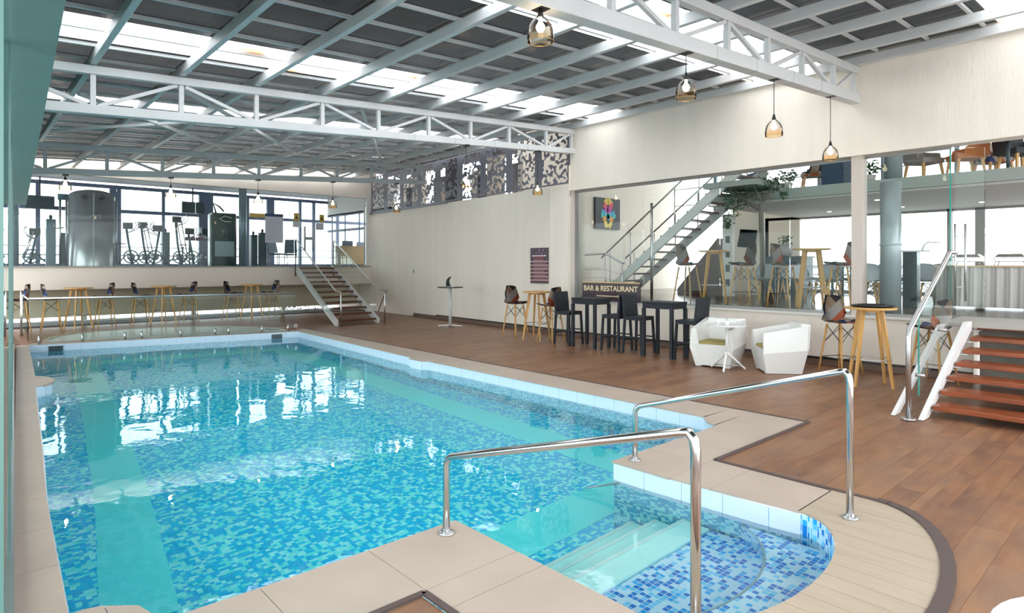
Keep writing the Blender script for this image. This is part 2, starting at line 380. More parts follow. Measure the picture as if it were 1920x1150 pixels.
# ---- pool outline (counter clockwise)
POOL = ARC + [(4.05,1.9),(4.0,2.87),(4.0,3.17),(5.66,3.20),(5.74,3.33),(5.90,3.46),(5.92,8.62),(5.82,8.68),(5.82,9.05),(5.93,9.12),(6.25,14.72),
        (1.1,15.8),(.86,11.3),(.93,11.2),(1.0,11.0),(1.03,10.75),(.98,10.5),(.90,10.38),(.79,10.3),(.56,6.6),(.46,5.2),(.42,4.28),(.385,3.46),(.44,3.47),(.53,3.45),(.62,3.36),(.67,3.21),(.72,3.13),(2.32,3.12)]
ZW, ZF = -.15, -1.2
# ---- floor slab with planks
fl = MB()
for x0, y0, x1, y1 in ((6.5,-3,10.6,20),( -2,-3,6.5,1.2),(4.66,1.2,6.5,2.6),(-2,1.2,1.68,2.5),(-2,16.2,6.5,22.4),(10.6,9.4,11.6,20),(6.5,20,12,22.4),(-2,2.5,.1,16.2)):
    fl.box((x0,y0,-.2),(x1,y1,-.02))
fl.prism([(-2,2.5),(.2,2.5),(1.05,16.2),(-2,16.2)], -.2, -.03)
floor = struct(fl.build('floor', mat('floor_base', (.12, .06, .035), .6)))
PW, PL = .18, 1.25
regs = [(6.5,2.66,11.1,20.0),(4.66,1.2,10.42,2.66),(.6,-.6,10.42,1.2),(.6,1.2,1.68,2.5),(1.0,15.9,6.5,19.9)]
planks = []
for r in range(-4, 112):
    y = r * PW; off = (r * .437) % 1 * PL
    for k in range(-1, 9):
        x = k * PL + off
        for (x0, y0, x1, y1) in regs:
            p = clip_rect([(x+.0006,y+.0006),(x+PL-.0006,y+.0006),(x+PL-.0006,y+PW-.0006),(x+.0006,y+PW-.0006)], x0, y0, x1, y1)
            if p and area(p) > .002:
                cx = sum(q[0] for q in p)/len(p); cy = sum(q[1] for q in p)/len(p)
                planks.append((math.hypot(cx, cy), p, noise.random()))
def pvis(p):
    cx = sum(q[0] for q in p[1])/len(p[1]); cy = sum(q[1] for q in p[1])/len(p[1]); d = cx*Fx+cy*Fy; r = cx*Rx+cy*Ry
    return d > 1.2 and abs(r/d) < .9
planks.sort(key=lambda p: (not pvis(p), p[0]))
for d, p, rv in planks[:295]: MB().prism(p, -.03, -.006).build('plank', PLANK, floor, attr=rv)
rest = MB(); rvs = []
for d, p, rv in planks[295:]:
    n0 = len(rest.bm.faces); rest.prism(p, -.03, -.006); rvs += [rv] * (len(rest.bm.faces) - n0)
stuff(rest.build('plank', PLANK, floor, attr=lambda i: rvs[i], fix=False))

# ---- pool
pool = thing('swimming_pool', 'long indoor swimming pool with blue mosaic floor and stone edging', 'pool')
b = MB()
b.face([(x, y, ZF) for x, y in POOL])
bmesh.ops.triangulate(b.bm, faces=b.bm.faces[:])
b.build('basin_floor', MOS, pool, fix=False)
b = MB()
for i in range(24):
    p, q = POOL[i], POOL[(i+1) % len(POOL)]
    b.face([(p[0],p[1],ZF),(q[0],q[1],ZF),(q[0],q[1],-.014),(p[0],p[1],-.014)])
b.build('alcove_wall', MOSA, pool)
b = MB()
for i in range(24, len(POOL)):
    p, q = POOL[i], POOL[(i+1) % len(POOL)]
    b.face([(p[0],p[1],ZF),(q[0],q[1],ZF),(q[0],q[1],-.02),(p[0],p[1],-.02)])
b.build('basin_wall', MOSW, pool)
# teal bands on the floor (a loop that follows the walls)
def strip(pts, wd, z=ZF+.004):
    m = MB()
    for (p, q) in zip(pts, pts[1:]):
        p, q = Vector((*p, z)), Vector((*q, z)); m.beam(p, q, wd, .006)
    return m
strip([(.86,4.4),(1.12,6.5),(1.5,10.3),(1.85,14.4)], .42).build('lane_band', BAND, pool)
strip([(5.2,3.75),(5.25,8),(5.5,14.0)], .48).build('lane_band', BAND, pool)
strip([(1.6,3.62),(5.35,3.62)], .5, ZF+.007).build('lane_band', BAND, pool)
strip([(1.7,14.5),(5.6,13.9)], .5, ZF+.007).build('lane_band', BAND, pool)
# steps in the channel to the alcove
for k, (y0, y1, z) in enumerate(((2.3, 2.98, -.86), (2.3, 2.76, -.66), (2.3, 2.52, -.47))):
    MB().box((2.325, y0, ZF), (3.995, y1, z)).build('step', STEPM, pool, bevel=.01)
    MB().box((2.33, y1-.03, z), (3.99, y1+.004, z+.008)).build('step_nosing', mat('nosing_mosaic', (.55, .86, .84), .3), pool)
m = MB(); lo = [(x, y) for x, y in ARC] + [(4.04,1.95),(4.0,2.295),(2.325,2.295)]
m.prism(lo, ZF, -.5); m.build('alcove_floor', MOSA, pool)
# curved bench round the alcove end
m = MB(); N = 26
for k in range(N):
    xa, xb = 2.33+1.7*k/N, 2.33+1.7*(k+1)/N
    wy = lambda x: IC[1]-IB*math.sqrt(max(0, 1-((x-IC[0])/IA)**2))+.002
    ey = lambda x: 2.27-.62*math.sqrt(max(0, 1-((x-3.2)/.87)**2))
    m.prism([(xa,wy(xa)),(xb,wy(xb)),(xb,ey(xb)),(xa,ey(xa))], -.501, -.25)
bmesh.ops.remove_doubles(m.bm, verts=m.bm.verts[:], dist=.0005)
m.build('alcove_bench', MOSA, pool)
MB().tube([(2.33+1.7*k/N, 2.27-.62*math.sqrt(max(0, 1-((2.33+1.7*k/N-3.2)/.87)**2)), -.25) for k in range(N+1)], .008, 6).build('bench_edge', mat('bench_edge_grey', (.25,.42,.48), .4), pool)
# white-blue band tiles on the wall top
def band_run(p, q, n, mt=POOLTILE, t=.006, z0=-.225, z1=-.0145):
    p, q = Vector((*p, 0)), Vector((*q, 0)); d = (q-p)/n; nrm = Vector((-d.y, d.x, 0)).normalized()
    for k in range(n):
        a = p + d*k + d.normalized()*.002; c = p + d*(k+1) - d.normalized()*.002
        MB().prism([(a.x,a.y),(c.x,c.y),(c.x+nrm.x*t,c.y+nrm.y*t),(a.x+nrm.x*t,a.y+nrm.y*t)], z0, z1).build('band_tile', mt, pool)
segs = {}
for i in range(24, len(POOL)):
    p, q = POOL[i], POOL[(i+1) % len(POOL)]
    if i == len(POOL)-1: q = POOL[0]
    ln = math.dist(p, q)
    band_run(p, q, max(1, round(ln/.3)))
# coping tiles: outer top edging
def cop(poly, mt=COPING, z0=-.014, z1=0.0):
    if len(poly) > 2 and area(poly) > .0006: return MB().prism(poly, z0, z1).build('coping_tile', mt, pool, bevel=.0)
J = .0025
def rowY(x0, x1, ya, yb, step):      # tiles along Y between lines x0(y), x1(y)
    y = ya
    while y < yb - .02:
        y2 = min(y + step, yb)
        if yb - y2 < .12: y2 = yb
        cop([(x0(y)+J, y+J), (x1(y)-J, y+J), (x1(y2)-J, y2-J), (x0(y2)+J, y2-J)]); y = y2
C = lambda v: (lambda y: v)
# near strip and block left of the alcove
cop([(1.72+J,2.53+J),(2.335-J,2.53+J),(2.335-J,3.105),(1.72+J,3.105)])
cop([(1.12+J,2.53+J),(1.72-J,2.53+J),(1.72-J,3.105),(1.12+J,3.105)])
cop([(.52+J,2.53+J),(1.12-J,2.53+J),(1.12-J,3.105),(.73,3.115),(.675,3.2),(.64,3.33),(.52+J,3.43)])
cop([(-.05,2.53),(.52-J,2.53+J),(.52-J,3.44),(.44,3.46),(.385,3.45),(.13,3.45)])
rowY(C(1.72), C(2.335), 1.72, 2.53, .6)
# right of the alcove
rowY(lambda y: 4.075-.15*(y-1.7) if y < 1.9 else 4.042-.0516*(y-1.9)-.004, C(4.62), 1.71, 2.64, .6)
for k in range(5):
    x0 = 3.985 + k*.5; x1 = min(x0+.5, 6.46)
    pl = [(x0+J,2.64+J),(x1-J,2.64+J)] + ([(6.46-J,3.20),(5.68,3.185)] if k == 4 else [(x1-J,3.185),(x0+J,3.185)])
    if k == 4: pl = [(x0+J,2.64+J),(6.46-J,2.64+J),(6.46-J,3.22),(5.985,3.22)]
    if k == 3: pl = [(x0+J,2.64+J),(x1-J,2.64+J),(x1-J,3.22),(5.68,3.22),(5.64,3.19),(x0+J,3.185)]
    cop(pl)
cop([(5.65,3.205),(6.46,3.222),(6.46,3.45),(5.885,3.47),(5.73,3.345)])
xr = lambda y: 5.888 if y < 8.7 else 5.915 + (y-9.1)*.0570
xo = lambda y: 6.46 + max(0, y-8)*.022
rowY(xr, xo, 3.45, 8.62, .6); 
cop([(5.81,8.66),(xo(8.62),8.62+J),(xo(9.12),9.12),(5.93,9.12),(5.81,9.07)])
rowY(xr, xo, 9.12, 14.72, .6)
# end of alcove: narrow strips running along Y, cut by the two ellipses
def inn(x):
    t = (x-IC[0])/IA; return IC[1]-IB*math.sqrt(1-t*t) if abs(t) < 1 else 1.72
def outr(x):
    t = (x-OC[0])/OA; return OC[1]-OB*math.sqrt(1-t*t) if abs(t) < 1 else OC[1]
x = 1.76
while x < 4.64:
    x2 = min(x+.145, 4.645); xs = [x+.002+(x2-x-.004)*k/4 for k in range(5)]
    pl = [(a, outr(a)) for a in xs] + [(a, inn(a)-.0) for a in reversed(xs)]
    cop(pl, COPSTRIP); x = x2
cop([(1.72,1.44),(1.76,1.44),(1.76,1.72),(1.72,1.72)], COPSTRIP)
# left strip beside the glass wall
lo_ = lambda y: .06 + (y-1.5)*.0593
def li(y):
    P = [(3.45,.375),(4.28,.41),(5.2,.45),(6.6,.545),(10.3,.78),(11.3,.85),(15.8,1.09)]
    for (a, b), (c, d) in zip(P, P[1:]):
        if y <= c: return b + (d-b)*(y-a)/(c-a) + .012
    return 1.09
rowY(lo_, li, 3.45, 15.8, .62)
MB().prism([(.85,11.28),(.93,11.2),(1.01,11.0),(1.04,10.75),(.99,10.5),(.90,10.37),(.79,10.3)], -.03, .001).build('coping_tile', COPING, pool)
# far strip
P0, P1 = Vector((1.1,15.8,0)), Vector((6.25,14.72,0)); dv = (P1-P0)/9; nv = Vector((.2,.98,0))*.3
for k in range(9):
    a = P0+dv*k+dv.normalized()*J; c = P0+dv*(k+1)-dv.normalized()*J
    cop([(a.x,a.y),(c.x,c.y),(c.x+nv.x,c.y+nv.y),(a.x+nv.x,a.y+nv.y)])
cop([(6.26,14.73),(6.6,14.73),(6.62,15.2),(6.32,15.02)])
# brown trim profile between coping and planks
def trim(pts, wd=.035, h=.012):
    m = MB()
    for p, q in zip(pts, pts[1:]): m.beam((*p, .002), (*q, .002), wd, h)
    return m.build('edge_trim', TRIMB, pool)
trim([(6.62,15.2),(xo(8)+.015,8),(6.475,2.63)], .02)
trim([(6.485,2.625),(4.64,2.625),(4.655,1.44)], .035)
trim([ell(OC, OA+.02, OB+.02, t*PI/24) for t in range(0, -25, -1)], .07)
trim([(1.70,1.3),(1.70,2.515),(.3,2.515)], .035)
for p in ((4.655,1.45),(4.5,1.17)): pass
# skimmer openings in the far wall, inlet nozzles
for fx in (.085, .905):
    c = P0.lerp(P1, fx); d = dv.normalized(); n_ = Vector((-.205,-.979,0))
    m = MB(); a = c - d*.12 + n_*.014; bq = c + d*.12 + n_*.014
    m.prism([(a.x,a.y),(bq.x,bq.y),(bq.x+n_.x*.01,bq.y+n_.y*.01),(a.x+n_.x*.01,a.y+n_.y*.01)], -.2, -.05)
    m.build('skimmer_mouth', DARKG, pool)
m = MB().tube([(2.9,15.38,-.19),(2.895,15.33,-.19)], .03, 10); m.build('inlet_nozzle', SATIN, pool)
MB().tube([(5.88,4.95,-.3),(5.86,4.94,-.3)], .035, 10).build('inlet_nozzle', SATIN, pool)
# short grab bar under water beside the steps
MB().tube([(3.99,3.12,-.2),(3.8,3.2,-.2),(3.72,3.22,-.2)], .014, 8).build('grab_bar', SATIN, pool)
# water
b = MB(); b.face([(x, y, ZW) for x, y in POOL]); bmesh.ops.triangulate(b.bm, faces=b.bm.faces[:])
wo = b.build('pool_water', WATER, fix=False); wo['label'] = 'clear turquoise water filling the swimming pool, rippled surface'; wo['category'] = 'water'; stuff(wo)

# pale shallow paddling basin beyond the far edge
kid = thing('paddling_pool', 'pale half-round paddling basin beyond the far pool edge', 'pool', (0,0,0))
kc = Vector((3.75, 15.6)); pts = []
for k in range(25):
    t = PI*k/24; pts.append((kc.x + 2.35*math.cos(t) , kc.y + 2.4*math.sin(t) - (math.cos(t))*.45))
MB().prism([p for p in pts], -.08, .008).build('basin', mat('pale_basin', (.34,.44,.41), .2), kid)
m = MB()
for p, q in zip(pts, pts[1:]): m.beam((*p, .0), (*q, .0), .1, .03)
m.build('rim', COPING, kid)

# ---- ceiling
ceil = empty_struct('ceiling')
PX_ = [.15, 1.3, 2.32, 3.34, 4.38, 5.4, 6.44, 7.42, 8.42, 9.5, 10.4]
zr = lambda x: 4.14 + .06*(x-1)
for i, x in enumerate(PX_[1:-1] + [10.33]):
    MB().box((x-.035, -3, zr(x)), (x+.035, 19.8, zr(x)+.13)).build('rafter', WSTEEL, ceil, bevel=.004)
bats = [round(7.72 + k*.65, 2) for k in range(-11, 19)]
sky = [(.75,1.75),(4.02,5.3),(8.04,8.95),(11.95,12.5)]
zz = lambda x: zr(x) + .135
for y in bats:
    MB().beam((.15,y,zz(.15)+.02),(10.4,y,zz(10.4)+.02), .035, .04).build('batten', WSTEEL, ceil)
cuts = sorted(set([-2.7] + bats + [a for s in sky for a in s]))
cuts = [c for i, c in enumerate(cuts) if i == 0 or c - cuts[i-1] > .02]
SH = {}
for j, (ya, yb) in enumerate(zip(cuts, cuts[1:])):
    ym = (ya+yb)/2; lit = any(a < ym < b2 for a, b2 in sky)
    for i in range(len(PX_)-1):
        xa, xb = PX_[i], PX_[i+1]
        glz = lit and not (.75 < ym < 1.8 and 2 < xa < 8.2 and False)
        key = (round(xb-xa,2), round(yb-ya,2), glz)
        L_, W_ = xb-xa+.0, yb-ya
        if glz is False and random.random() < .012: glz = False
        h = random.uniform(0, .008)
        if key not in SH:
            m = MB(); A = [(-.012,-.012),(L_+.012,-.012),(L_+.012,W_+.012),(-.012,W_+.012)]
            m.bm.faces.new([m.bm.verts.new((p[0],p[1],.06*p[0])) for p in A]); me = None
            if not glz:
                bmesh.ops.solidify(m.bm, geom=m.bm.faces[:], thickness=.006)
            o = m.build('skylight_sheet' if glz else 'roof_sheet', SKYLIGHT if glz else ROOF, ceil); SH[key] = o
            o.location = (xa, ya, zz(xa)+.045+h)
        else:
            o = SH[key].copy(); COL.objects.link(o); o.location = (xa, ya, zz(xa)+.045+h)
# plan bracing rods under the roof
for p, q in (((1.3,10.6,4.05),(4.5,14.8,4.3)),((1.3,13.8,4.05),(5.2,9.8,4.3)),((5.2,9.6,4.3),(8.6,14.8,4.5)),((6.3,14.9,4.4),(2.2,9.5,4.15))):
    MB().beam(p, q, .05, .05).build('brace', WSTEEL, ceil)

# ---- trusses
def truss(Y, label, dz=0, x_end=10.4, mt=WSTEEL, cable=True, bc=.12):
    t = thing('roof_truss', label, 'truss', (0,0,0), 0, 'white steel roof trusses')
    zt = lambda x: 4.13 + .06*(x-1) + dz; zb = lambda x: 3.57 + .067*(x-1) + dz
    MB().beam((.15,Y,zt(.15)-.055),(x_end,Y,zt(x_end)-.055), .1, .11).build('top_chord', mt, t, bevel=.006)
    MB().beam((.15,Y,zb(.15)),(x_end,Y,zb(x_end)), bc, bc).build('bottom_chord', mt, t, bevel=.006)
    xs = PX_[1:-1] + [x_end-.09]
    for x in xs: MB().beam((x,Y,zb(x)+.055),(x,Y,zt(x)-.11), .06, .06).build('post', mt, t)
    for i in range(len(xs)-1):
        a, b2 = xs[i], xs[i+1]
        if i % 2 == 0: p, q = (a+.06,Y,zb(a)+.06), (b2-.05,Y,zt(b2)-.12)
        else: p, q = (a+.05,Y,zt(a)-.12), (b2-.06,Y,zb(b2)+.06)
        MB().beam(p, q, .045, .045).build('diagonal', mt, t)
    p, q = (.2,Y,zt(.2)-.12),(1.24,Y,zb(1.3)+.06); MB().beam(p, q, .045, .045).build('diagonal', mt, t)
    for x in (6.1, 7.0, 8.0, 8.9): MB().box((x-.005,Y-bc/2-.002,zb(x)-bc/2-.003),(x+.005,Y+bc/2+.002,zb(x)+bc/2+.003)).build('joint_plate', GSTEEL, t)
    if cable:
        pts = []
        for k in range(41):
            x = 1.6 + (x_end-1.8)*k/40; ph = (k % 8)/8; pts.append((x, Y-.06, zb(x)+.07-.05*math.sin(ph*PI)))
        MB().tube(pts, .011, 6).build('cable', BLACK, t)
    return zb
zb1 = truss(3.5, 'white steel lattice truss nearest the camera, upper right', bc=.15)
zb2 = truss(9.39, 'white steel lattice truss crossing the middle of the pool', cable=False)
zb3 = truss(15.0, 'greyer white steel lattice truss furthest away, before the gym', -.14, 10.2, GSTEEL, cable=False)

# ---- right wall (window wall), lower/upper
LINX = 10.4
wr = MB()
wr.box((LINX,2.0,0),(10.7,9.5,.80)); wr.box((LINX,-3,3.32),(10.7,9.5,5.1)); wr.box((LINX,9.5,0),(10.9,9.52,3.32))
wall_right = struct(wr.build('wall_right', CREAM))
struct(MB().box((LINX-.03,2.3,.80),(10.75,9.5,.83)).build('trim_1', OFFW))
# long left stretch of that wall, slightly turned
A0, A1 = Vector((10.42,9.5,0)), Vector((11.08,19.8,0)); wd = (A1-A0).normalized(); wn_ = Vector((wd.y,-wd.x,0))
def wallpt(s, off=0): v = A0 + wd*s - wn_*off; return (v.x, v.y)     # off>0 = into the room
Lw = (A1-A0).length
m = MB(); m.prism([wallpt(0), wallpt(Lw), wallpt(Lw,-.25), wallpt(0,-.25)], 0, 3.47)
struct(m.build('wall_right', CREAM))
m = MB(); m.box((10.37,9.52,.80),(10.62,10.12,3.47)); m.box((10.37,9.5,3.2),(10.42,9.52,3.9)); struct(m.build('trim_2', CREAM))
m = MB(); m.prism([wallpt(5.2), wallpt(Lw), wallpt(Lw,.05), wallpt(5.2,.05)], 3.44, 3.5); struct(m.build('trim_3', LATT))
# baseboard with black line
m = MB(); m.box((LINX-.02,2.0,0),(LINX,9.5,.1)); m.prism([wallpt(0,.02),wallpt(7.2,.02),wallpt(7.2,0),wallpt(0,0)], 0, .1); struct(m.build('baseboard_right', mat('brown_skirting', (.16,.10,.075), .5)))
m = MB(); m.box((LINX-.03,2.0,.1),(LINX,9.5,.13)); m.prism([wallpt(0,.03),wallpt(5.8,.03),wallpt(5.8,0),wallpt(0,0)], .1, .13); struct(m.build('baseboard_right', BLACK))

# lattice screen above the long wall
lat = thing('lattice_screen', 'grey perforated metal screen above the long cream wall', 'screen')
npan = 9; pl_ = Lw/npan
for k in range(npan):
    m = MB(); s0, s1 = k*pl_+.01, (k+1)*pl_-.01; z0, z1 = 3.5, 4.78
    c = .038; nx = int((s1-s0)/c); nz = int((z1-z0)/c)
    for i in range(nx):
        for j in range(nz):
            a, b2 = s0+i*(s1-s0)/nx, s0+(i+1)*(s1-s0)/nx; za, zc = z0+j*(z1-z0)/nz, z0+(j+1)*(z1-z0)/nz
            bd = i < 3 or i >= nx-3 or j < 1 or j >= nz-1
            fl_ = (i+j) % 2
            P = [(*wallpt(a,-.02),za),(*wallpt(b2,-.02),za),(*wallpt(b2,-.02),zc),(*wallpt(a,-.02),zc)]
            tr = ((0,1,2),(0,2,3)) if fl_ else ((0,1,3),(1,2,3))
            for q, tt in enumerate(tr):
                cc = Vector((sum(P[x_][1] for x_ in tt)/3, sum(P[x_][2] for x_ in tt)/3, k*3.1))
                nn = noise.noise(Vector((cc.x*9, cc.y*11, cc.z)))
                if bd or nn > .05 + .05*math.sin(k*2): m.face([P[x_] for x_ in tt])
    bmesh.ops.remove_doubles(m.bm, verts=m.bm.verts[:], dist=.0005)
    r = bmesh.ops.solidify(m.bm, geom=m.bm.faces[:], thickness=.006)
    m.build('screen_panel', LATT, lat)
    m = MB(); x0, y0 = wallpt(s0,-.03); m.box((x0-.02,y0-.03,3.47),(x0+.02,y0+.03,4.85)); m.build('screen_post', LATT, lat)

struct(MB().box((11.4,11.9,3.3),(13.2,20.2,3.4)).build('floor', CREAM2))  # added base of the backdrop that darkens the lattice holes
mat('dim_added_backing', (.10,.10,.11), .8)
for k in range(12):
    y = 11.9 + k*.7; struct(MB().box((12.2+.25*(k%3),y,3.4),(12.4+.25*(k%3),y+(.62 if k%2 else .7),(4.95,4.5,4.75)[k%3])).build('wall_right', (CREAM2 if k%2 else mat('dim_added_backing'))))  # invented backdrop: pale and dark panels set the tone behind the screen holes
struct(MB().box((10.5,11.9,5.0),(12.6,20.2,5.1)).build('ceiling', mat('dim_added_backing')))  # added cover that shuts out sky above the backdrop, keeping the holes dim
# ---- far wall: gym front
YF = 19.8
# fascia slab
struct(MB().box((-1.5,YF,.98),(11.2,YF+.22,1.58)).build('wall_far', CREAM2))
struct(MB().box((-1.5,YF-.05,1.56),(11.1,YF+.2,1.60)).build('trim_4', mat('grey_ledge', (.34,.33,.31), .6)))
struct(MB().box((-1.5,YF,4.02),(11.3,YF+.2,5.3)).build('wall_far', CREAM2))
struct(MB().box((10.92,YF-.02,1.58),(11.2,YF+.22,4.1)).build('trim_5', OFFW))
struct(MB().box((-3,YF+.22,1.42),(14,25.4,1.56)).build('floor', mat('gym_floor', (.12,.13,.15), .4)))
struct(MB().box((-3,YF+.2,4.5),(14,25.4,4.7)).build('ceiling', mat('gym_ceiling', (.62,.60,.62), .8)))
# recess wall under the gym, with low open strip
YR = 20.6
m = MB().box((-3,YR,.21),(12.5,YR+.2,1.42)); struct(m.build('wall_far', mat('recess_wall', (.56,.52,.38), .8)))
m = MB().box((-3,YR,0),(12.5,YR+.2,.06)); struct(m.build('wall_far', mat('recess_kerb', (.36,.38,.38), .7)))
for x in (-.2,2.6,5.4,8.2,11): struct(MB().box((x,YR+.02,.1),(x+.12,YR+.14,.34)).build('trim_6', OFFW))
struct(MB().box((11.1,19.8,0),(11.4,25.4,1.0)).build('wall_right', CREAM2))
# gym glazing panes
gp = [-1.4,1.2,3.3,5.3,7.1,8.3,9.55,10.92]
for i, (a, c) in enumerate(zip(gp, gp[1:])):
    o = MB().box((a+.006,YF+.06,1.6),(c-.006,YF+.072,4.02)).build('window_%d' % (i+1), GLASS); struct(o)
# far facade of the gym : frames
YG = 25.2
def facade(name, xs, zs, Y, mtl, th=.14, X0=None, X1=None):
    e_ = empty_struct(name)
    for x, wd2 in xs: MB().box((x-wd2/2,Y,zs[0]),(x+wd2/2,Y+th,zs[-1])).build('mullion', mtl, e_)
    for z in zs: MB().box((X0,Y-.01,z-.06),(X1,Y+th-.01,z+.06)).build('rail', mtl, e_)
    for (a, _), (c, _) in zip(xs, xs[1:]):
        MB().box((a,Y+.05,zs[0]),(c,Y+.055,zs[-1])).build('pane', GLASS, e_)
    return e_
fac = facade('window_9', [(-2.4,.2),(-.4,.2),(2.0,.12),(4.15,.34),(5.65,.1),(7.1,.5),(8.65,.1),(9.55,.3),(10.8,.1),(11.4,.1),(12.5,.1),(13.9,.1)], [1.62,3.52,4.36], YG, FRAMED, X0=-2.6, X1=14)
for x0, x1 in ((-2.6,4.15),(4.15,7.1),(7.1,14)):
    MB().box((x0,YG+.02,1.95),(x1,YG+.06,1.99)).build('guard_rail', GSTEEL, fac); MB().box((x0,YG+.02,2.25),(x1,YG+.06,2.28)).build('guard_rail', GSTEEL, fac)
# side facade of the gym on the right
e_ = empty_struct('window_10')
for y in (21.2,22.4,23.6,24.8): MB().box((12.0,y-.02,1.56),(12.05,y+.02,3.75)).build('mullion', FRAMED, e_)
for z in (1.62,3.1,3.75): MB().box((12.0,YF+.2,z-.05),(12.1,25.2,z+.05)).build('rail', FRAMED, e_)
struct(MB().box((12.0,YF+.2,3.75),(12.2,25.2,4.5)).build('wall_right', OFFW))
# columns in the gym
def column(label, x, y, z0, z1, r, mt=SILVER):
    t = thing('round_column', label, 'column', (x,y,z0)); MB().lathe([(0,0),(r,0),(r,z1-z0),(0,z1-z0)], 24).build('shaft', mt, t)
    MB().lathe([(0,0),(r+.012,0),(r+.012,.03),(0,.03)], 24, (0,0,(z1-z0)*.5)).build('joint_ring', GSTEEL, t); return t
column('round steel column inside the gym glazing, right of the dark machine tower', 6.9, 20.6, 1.56, 4.5, .12, mat('blue_grey_column', (.26,.34,.40), .35, .3))
column('round steel column at the left end of the gym', 1.15, 21.6, 1.56, 4.5, .15, MATS['blue_grey_column'])

# ---- left glass wall, soffit
def leftx(y): return .02 + y*.0555 - .045
e_ = empty_struct('wall_left')
ys = [1.35, 4.2, 7.05, 9.9, 12.75, 15.6]
for a, c in zip(ys, ys[1:]):
    m = MB(); m.beam((leftx(a+.01),a+.01,1.41),(leftx(c-.01),c-.01,1.41), .012, 2.72); m.build('pane', FENCEG, e_)
for y in ys: MB().box((leftx(y)-.02,y-.02,0),(leftx(y)+.01,y+.02,2.78)).build('mullion', mat('pane_edge_green', (.10,.22,.20), .2), e_)
MB().beam((leftx(1.35),1.35,.03),(leftx(15.6),15.6,.03), .05, .05).build('sill', SATIN, e_)
sf = MB(); 
A = [(leftx(-3)-.6,-3),(leftx(-3)+.205,-3),(leftx(15.3)+.205,15.3),(leftx(15.3)-.6,15.3)]
sf.prism(A, 2.79, 4.3); struct(sf.build('trim_7', GREENS))
struct(MB().prism([(leftx(15.4)-1,15.4),(leftx(15.4)+.05,15.4),(leftx(20)+.1,20),(leftx(20)-1,20)], 3.5, 4.5).build('wall_left', OFFW))
# ---- stairs on the right to the restaurant
YS = 1.97
st = thing('restaurant_steps', 'wide open-tread red timber steps with white stringer, right edge', 'stairs', (0,0,0))
zp = .88
for k in range(7):
    z = .12*(k+1); x0 = 7.66 + .3*k + (.02*k*k*.3)
    MB().box((x0,-.8,z-.05),(x0+.34,1.83,z)).build('tread', REDW, st, bevel=.006)
for yy in (1.9,):
    m = MB(); m.hull([(7.42,yy-.05,0),(7.62,yy-.05,0),(7.42,yy,0),(7.62,yy,0),(9.3,yy-.05,.9),(9.52,yy-.05,.9),(9.3,yy,.9),(9.52,yy,.9),(9.52,yy,.8),(9.52,yy-.05,.8)]); m.build('stringer', mat('white_stringer', (.74,.73,.72), .4), st)
m = MB(); m.hull([(7.45,2.12,0),(7.62,2.12,0),(7.45,2.16,0),(7.62,2.16,0),(9.25,2.12,.85),(9.5,2.12,.85),(9.25,2.16,.85),(9.5,2.16,.85)]); m.build('stringer', MATS['white_stringer'], st)
for k in range(7):
    z = .12*(k+1); x0 = 7.7 + .306*k; MB().box((x0,1.78,z-.062),(x0+.16,1.86,z-.052)).build('bracket', WSTEEL, st)
struct(MB().box((9.55,-3,.82),(10.7,2.2,zp)).build('floor', mat('landing_edge', (.42,.40,.36), .6)))
struct(MB().box((10.2,-3,0),(10.38,1.9,.82)).build('wall_right', mat('grey_render', (.24,.22,.19), .85, var=.15, bump=.3, bscale=20)))
hr = thing('stair_handrail', 'brushed steel handrail with glass infill on the right-hand steps', 'handrail', (0,0,0))
MB().tube([(7.36,YS,0),(7.36,YS,.86),(7.37,YS,.90),(7.40,YS,.94),(8.93,YS,1.74),(8.98,YS,1.77),(9.03,YS,1.77),(9.3,YS,1.77)], .026, 12).build('rail_tube', SATIN, hr)
MB().lathe([(0,0),(.07,0),(.07,.012),(0,.012)], 20, (7.36,YS,0)).build('base_flange', SATIN, hr)
m = MB(); m.face([(7.72,YS,.2),(9.3,YS,.98),(9.3,YS,1.66),(8.95,YS,1.66),(7.72,YS,1.05)]); bmesh.ops.solidify(m.bm, geom=m.bm.faces[:], thickness=.01); m.build('glass_panel', GLASS, hr)
m = MB(); m.beam((7.72,YS,.2),(7.72,YS,1.05), .012, .014); m.build('glass_edge', mat('glass_edge_green', (.03,.30,.25), .15), hr)
for x, z in ((7.72,.42),(8.6,.85)): MB().tube([(x,YS+.03,z),(x,YS-.06,z)], .02, 8).build('glass_clamp', SATIN, hr)

# ---- restaurant beyond the window wall
FR = .86
struct(MB().box((10.7,-3,.6),(19,12,FR)).build('floor', mat('dark_wood_floor', (.11,.075,.055), .22, var=.3, stretch=(1,8,1), vscale=2)))
# glazing
e_ = empty_struct('window_11'); gx = 10.58
ed = [9.5,7.62,5.9,4.6,3.56]
for a, c in zip(ed, ed[1:]): MB().box((gx,c+.004,.83),(gx+.012,a-.004,3.32)).build('pane', GLASS, e_)
MB().box((gx,2.32,.83),(gx+.012,3.44,3.32)).build('pane', GLASS, e_)
MB().box((gx-.03,9.44,.83),(gx+.04,9.5,3.32)).build('frame', mat('grey_aluminium', (.30,.29,.28), .4, .4), e_)
MB().box((gx-.02,2.3,3.28),(gx+.04,9.5,3.32)).build('frame', MATS['grey_aluminium'], e_)
MB().box((gx-.02,2.3,.83),(gx+.04,9.5,.87)).build('frame', MATS['grey_aluminium'], e_)
MB().box((10.45,3.42,.83),(10.66,3.58,3.32)).build('pillar', mat('beige_mullion', (.58,.50,.44), .5), e_)
MB().box((gx-.002,2.3,.83),(gx+.016,2.318,3.32)).build('glass_edge', MATS['glass_edge_green'], e_)
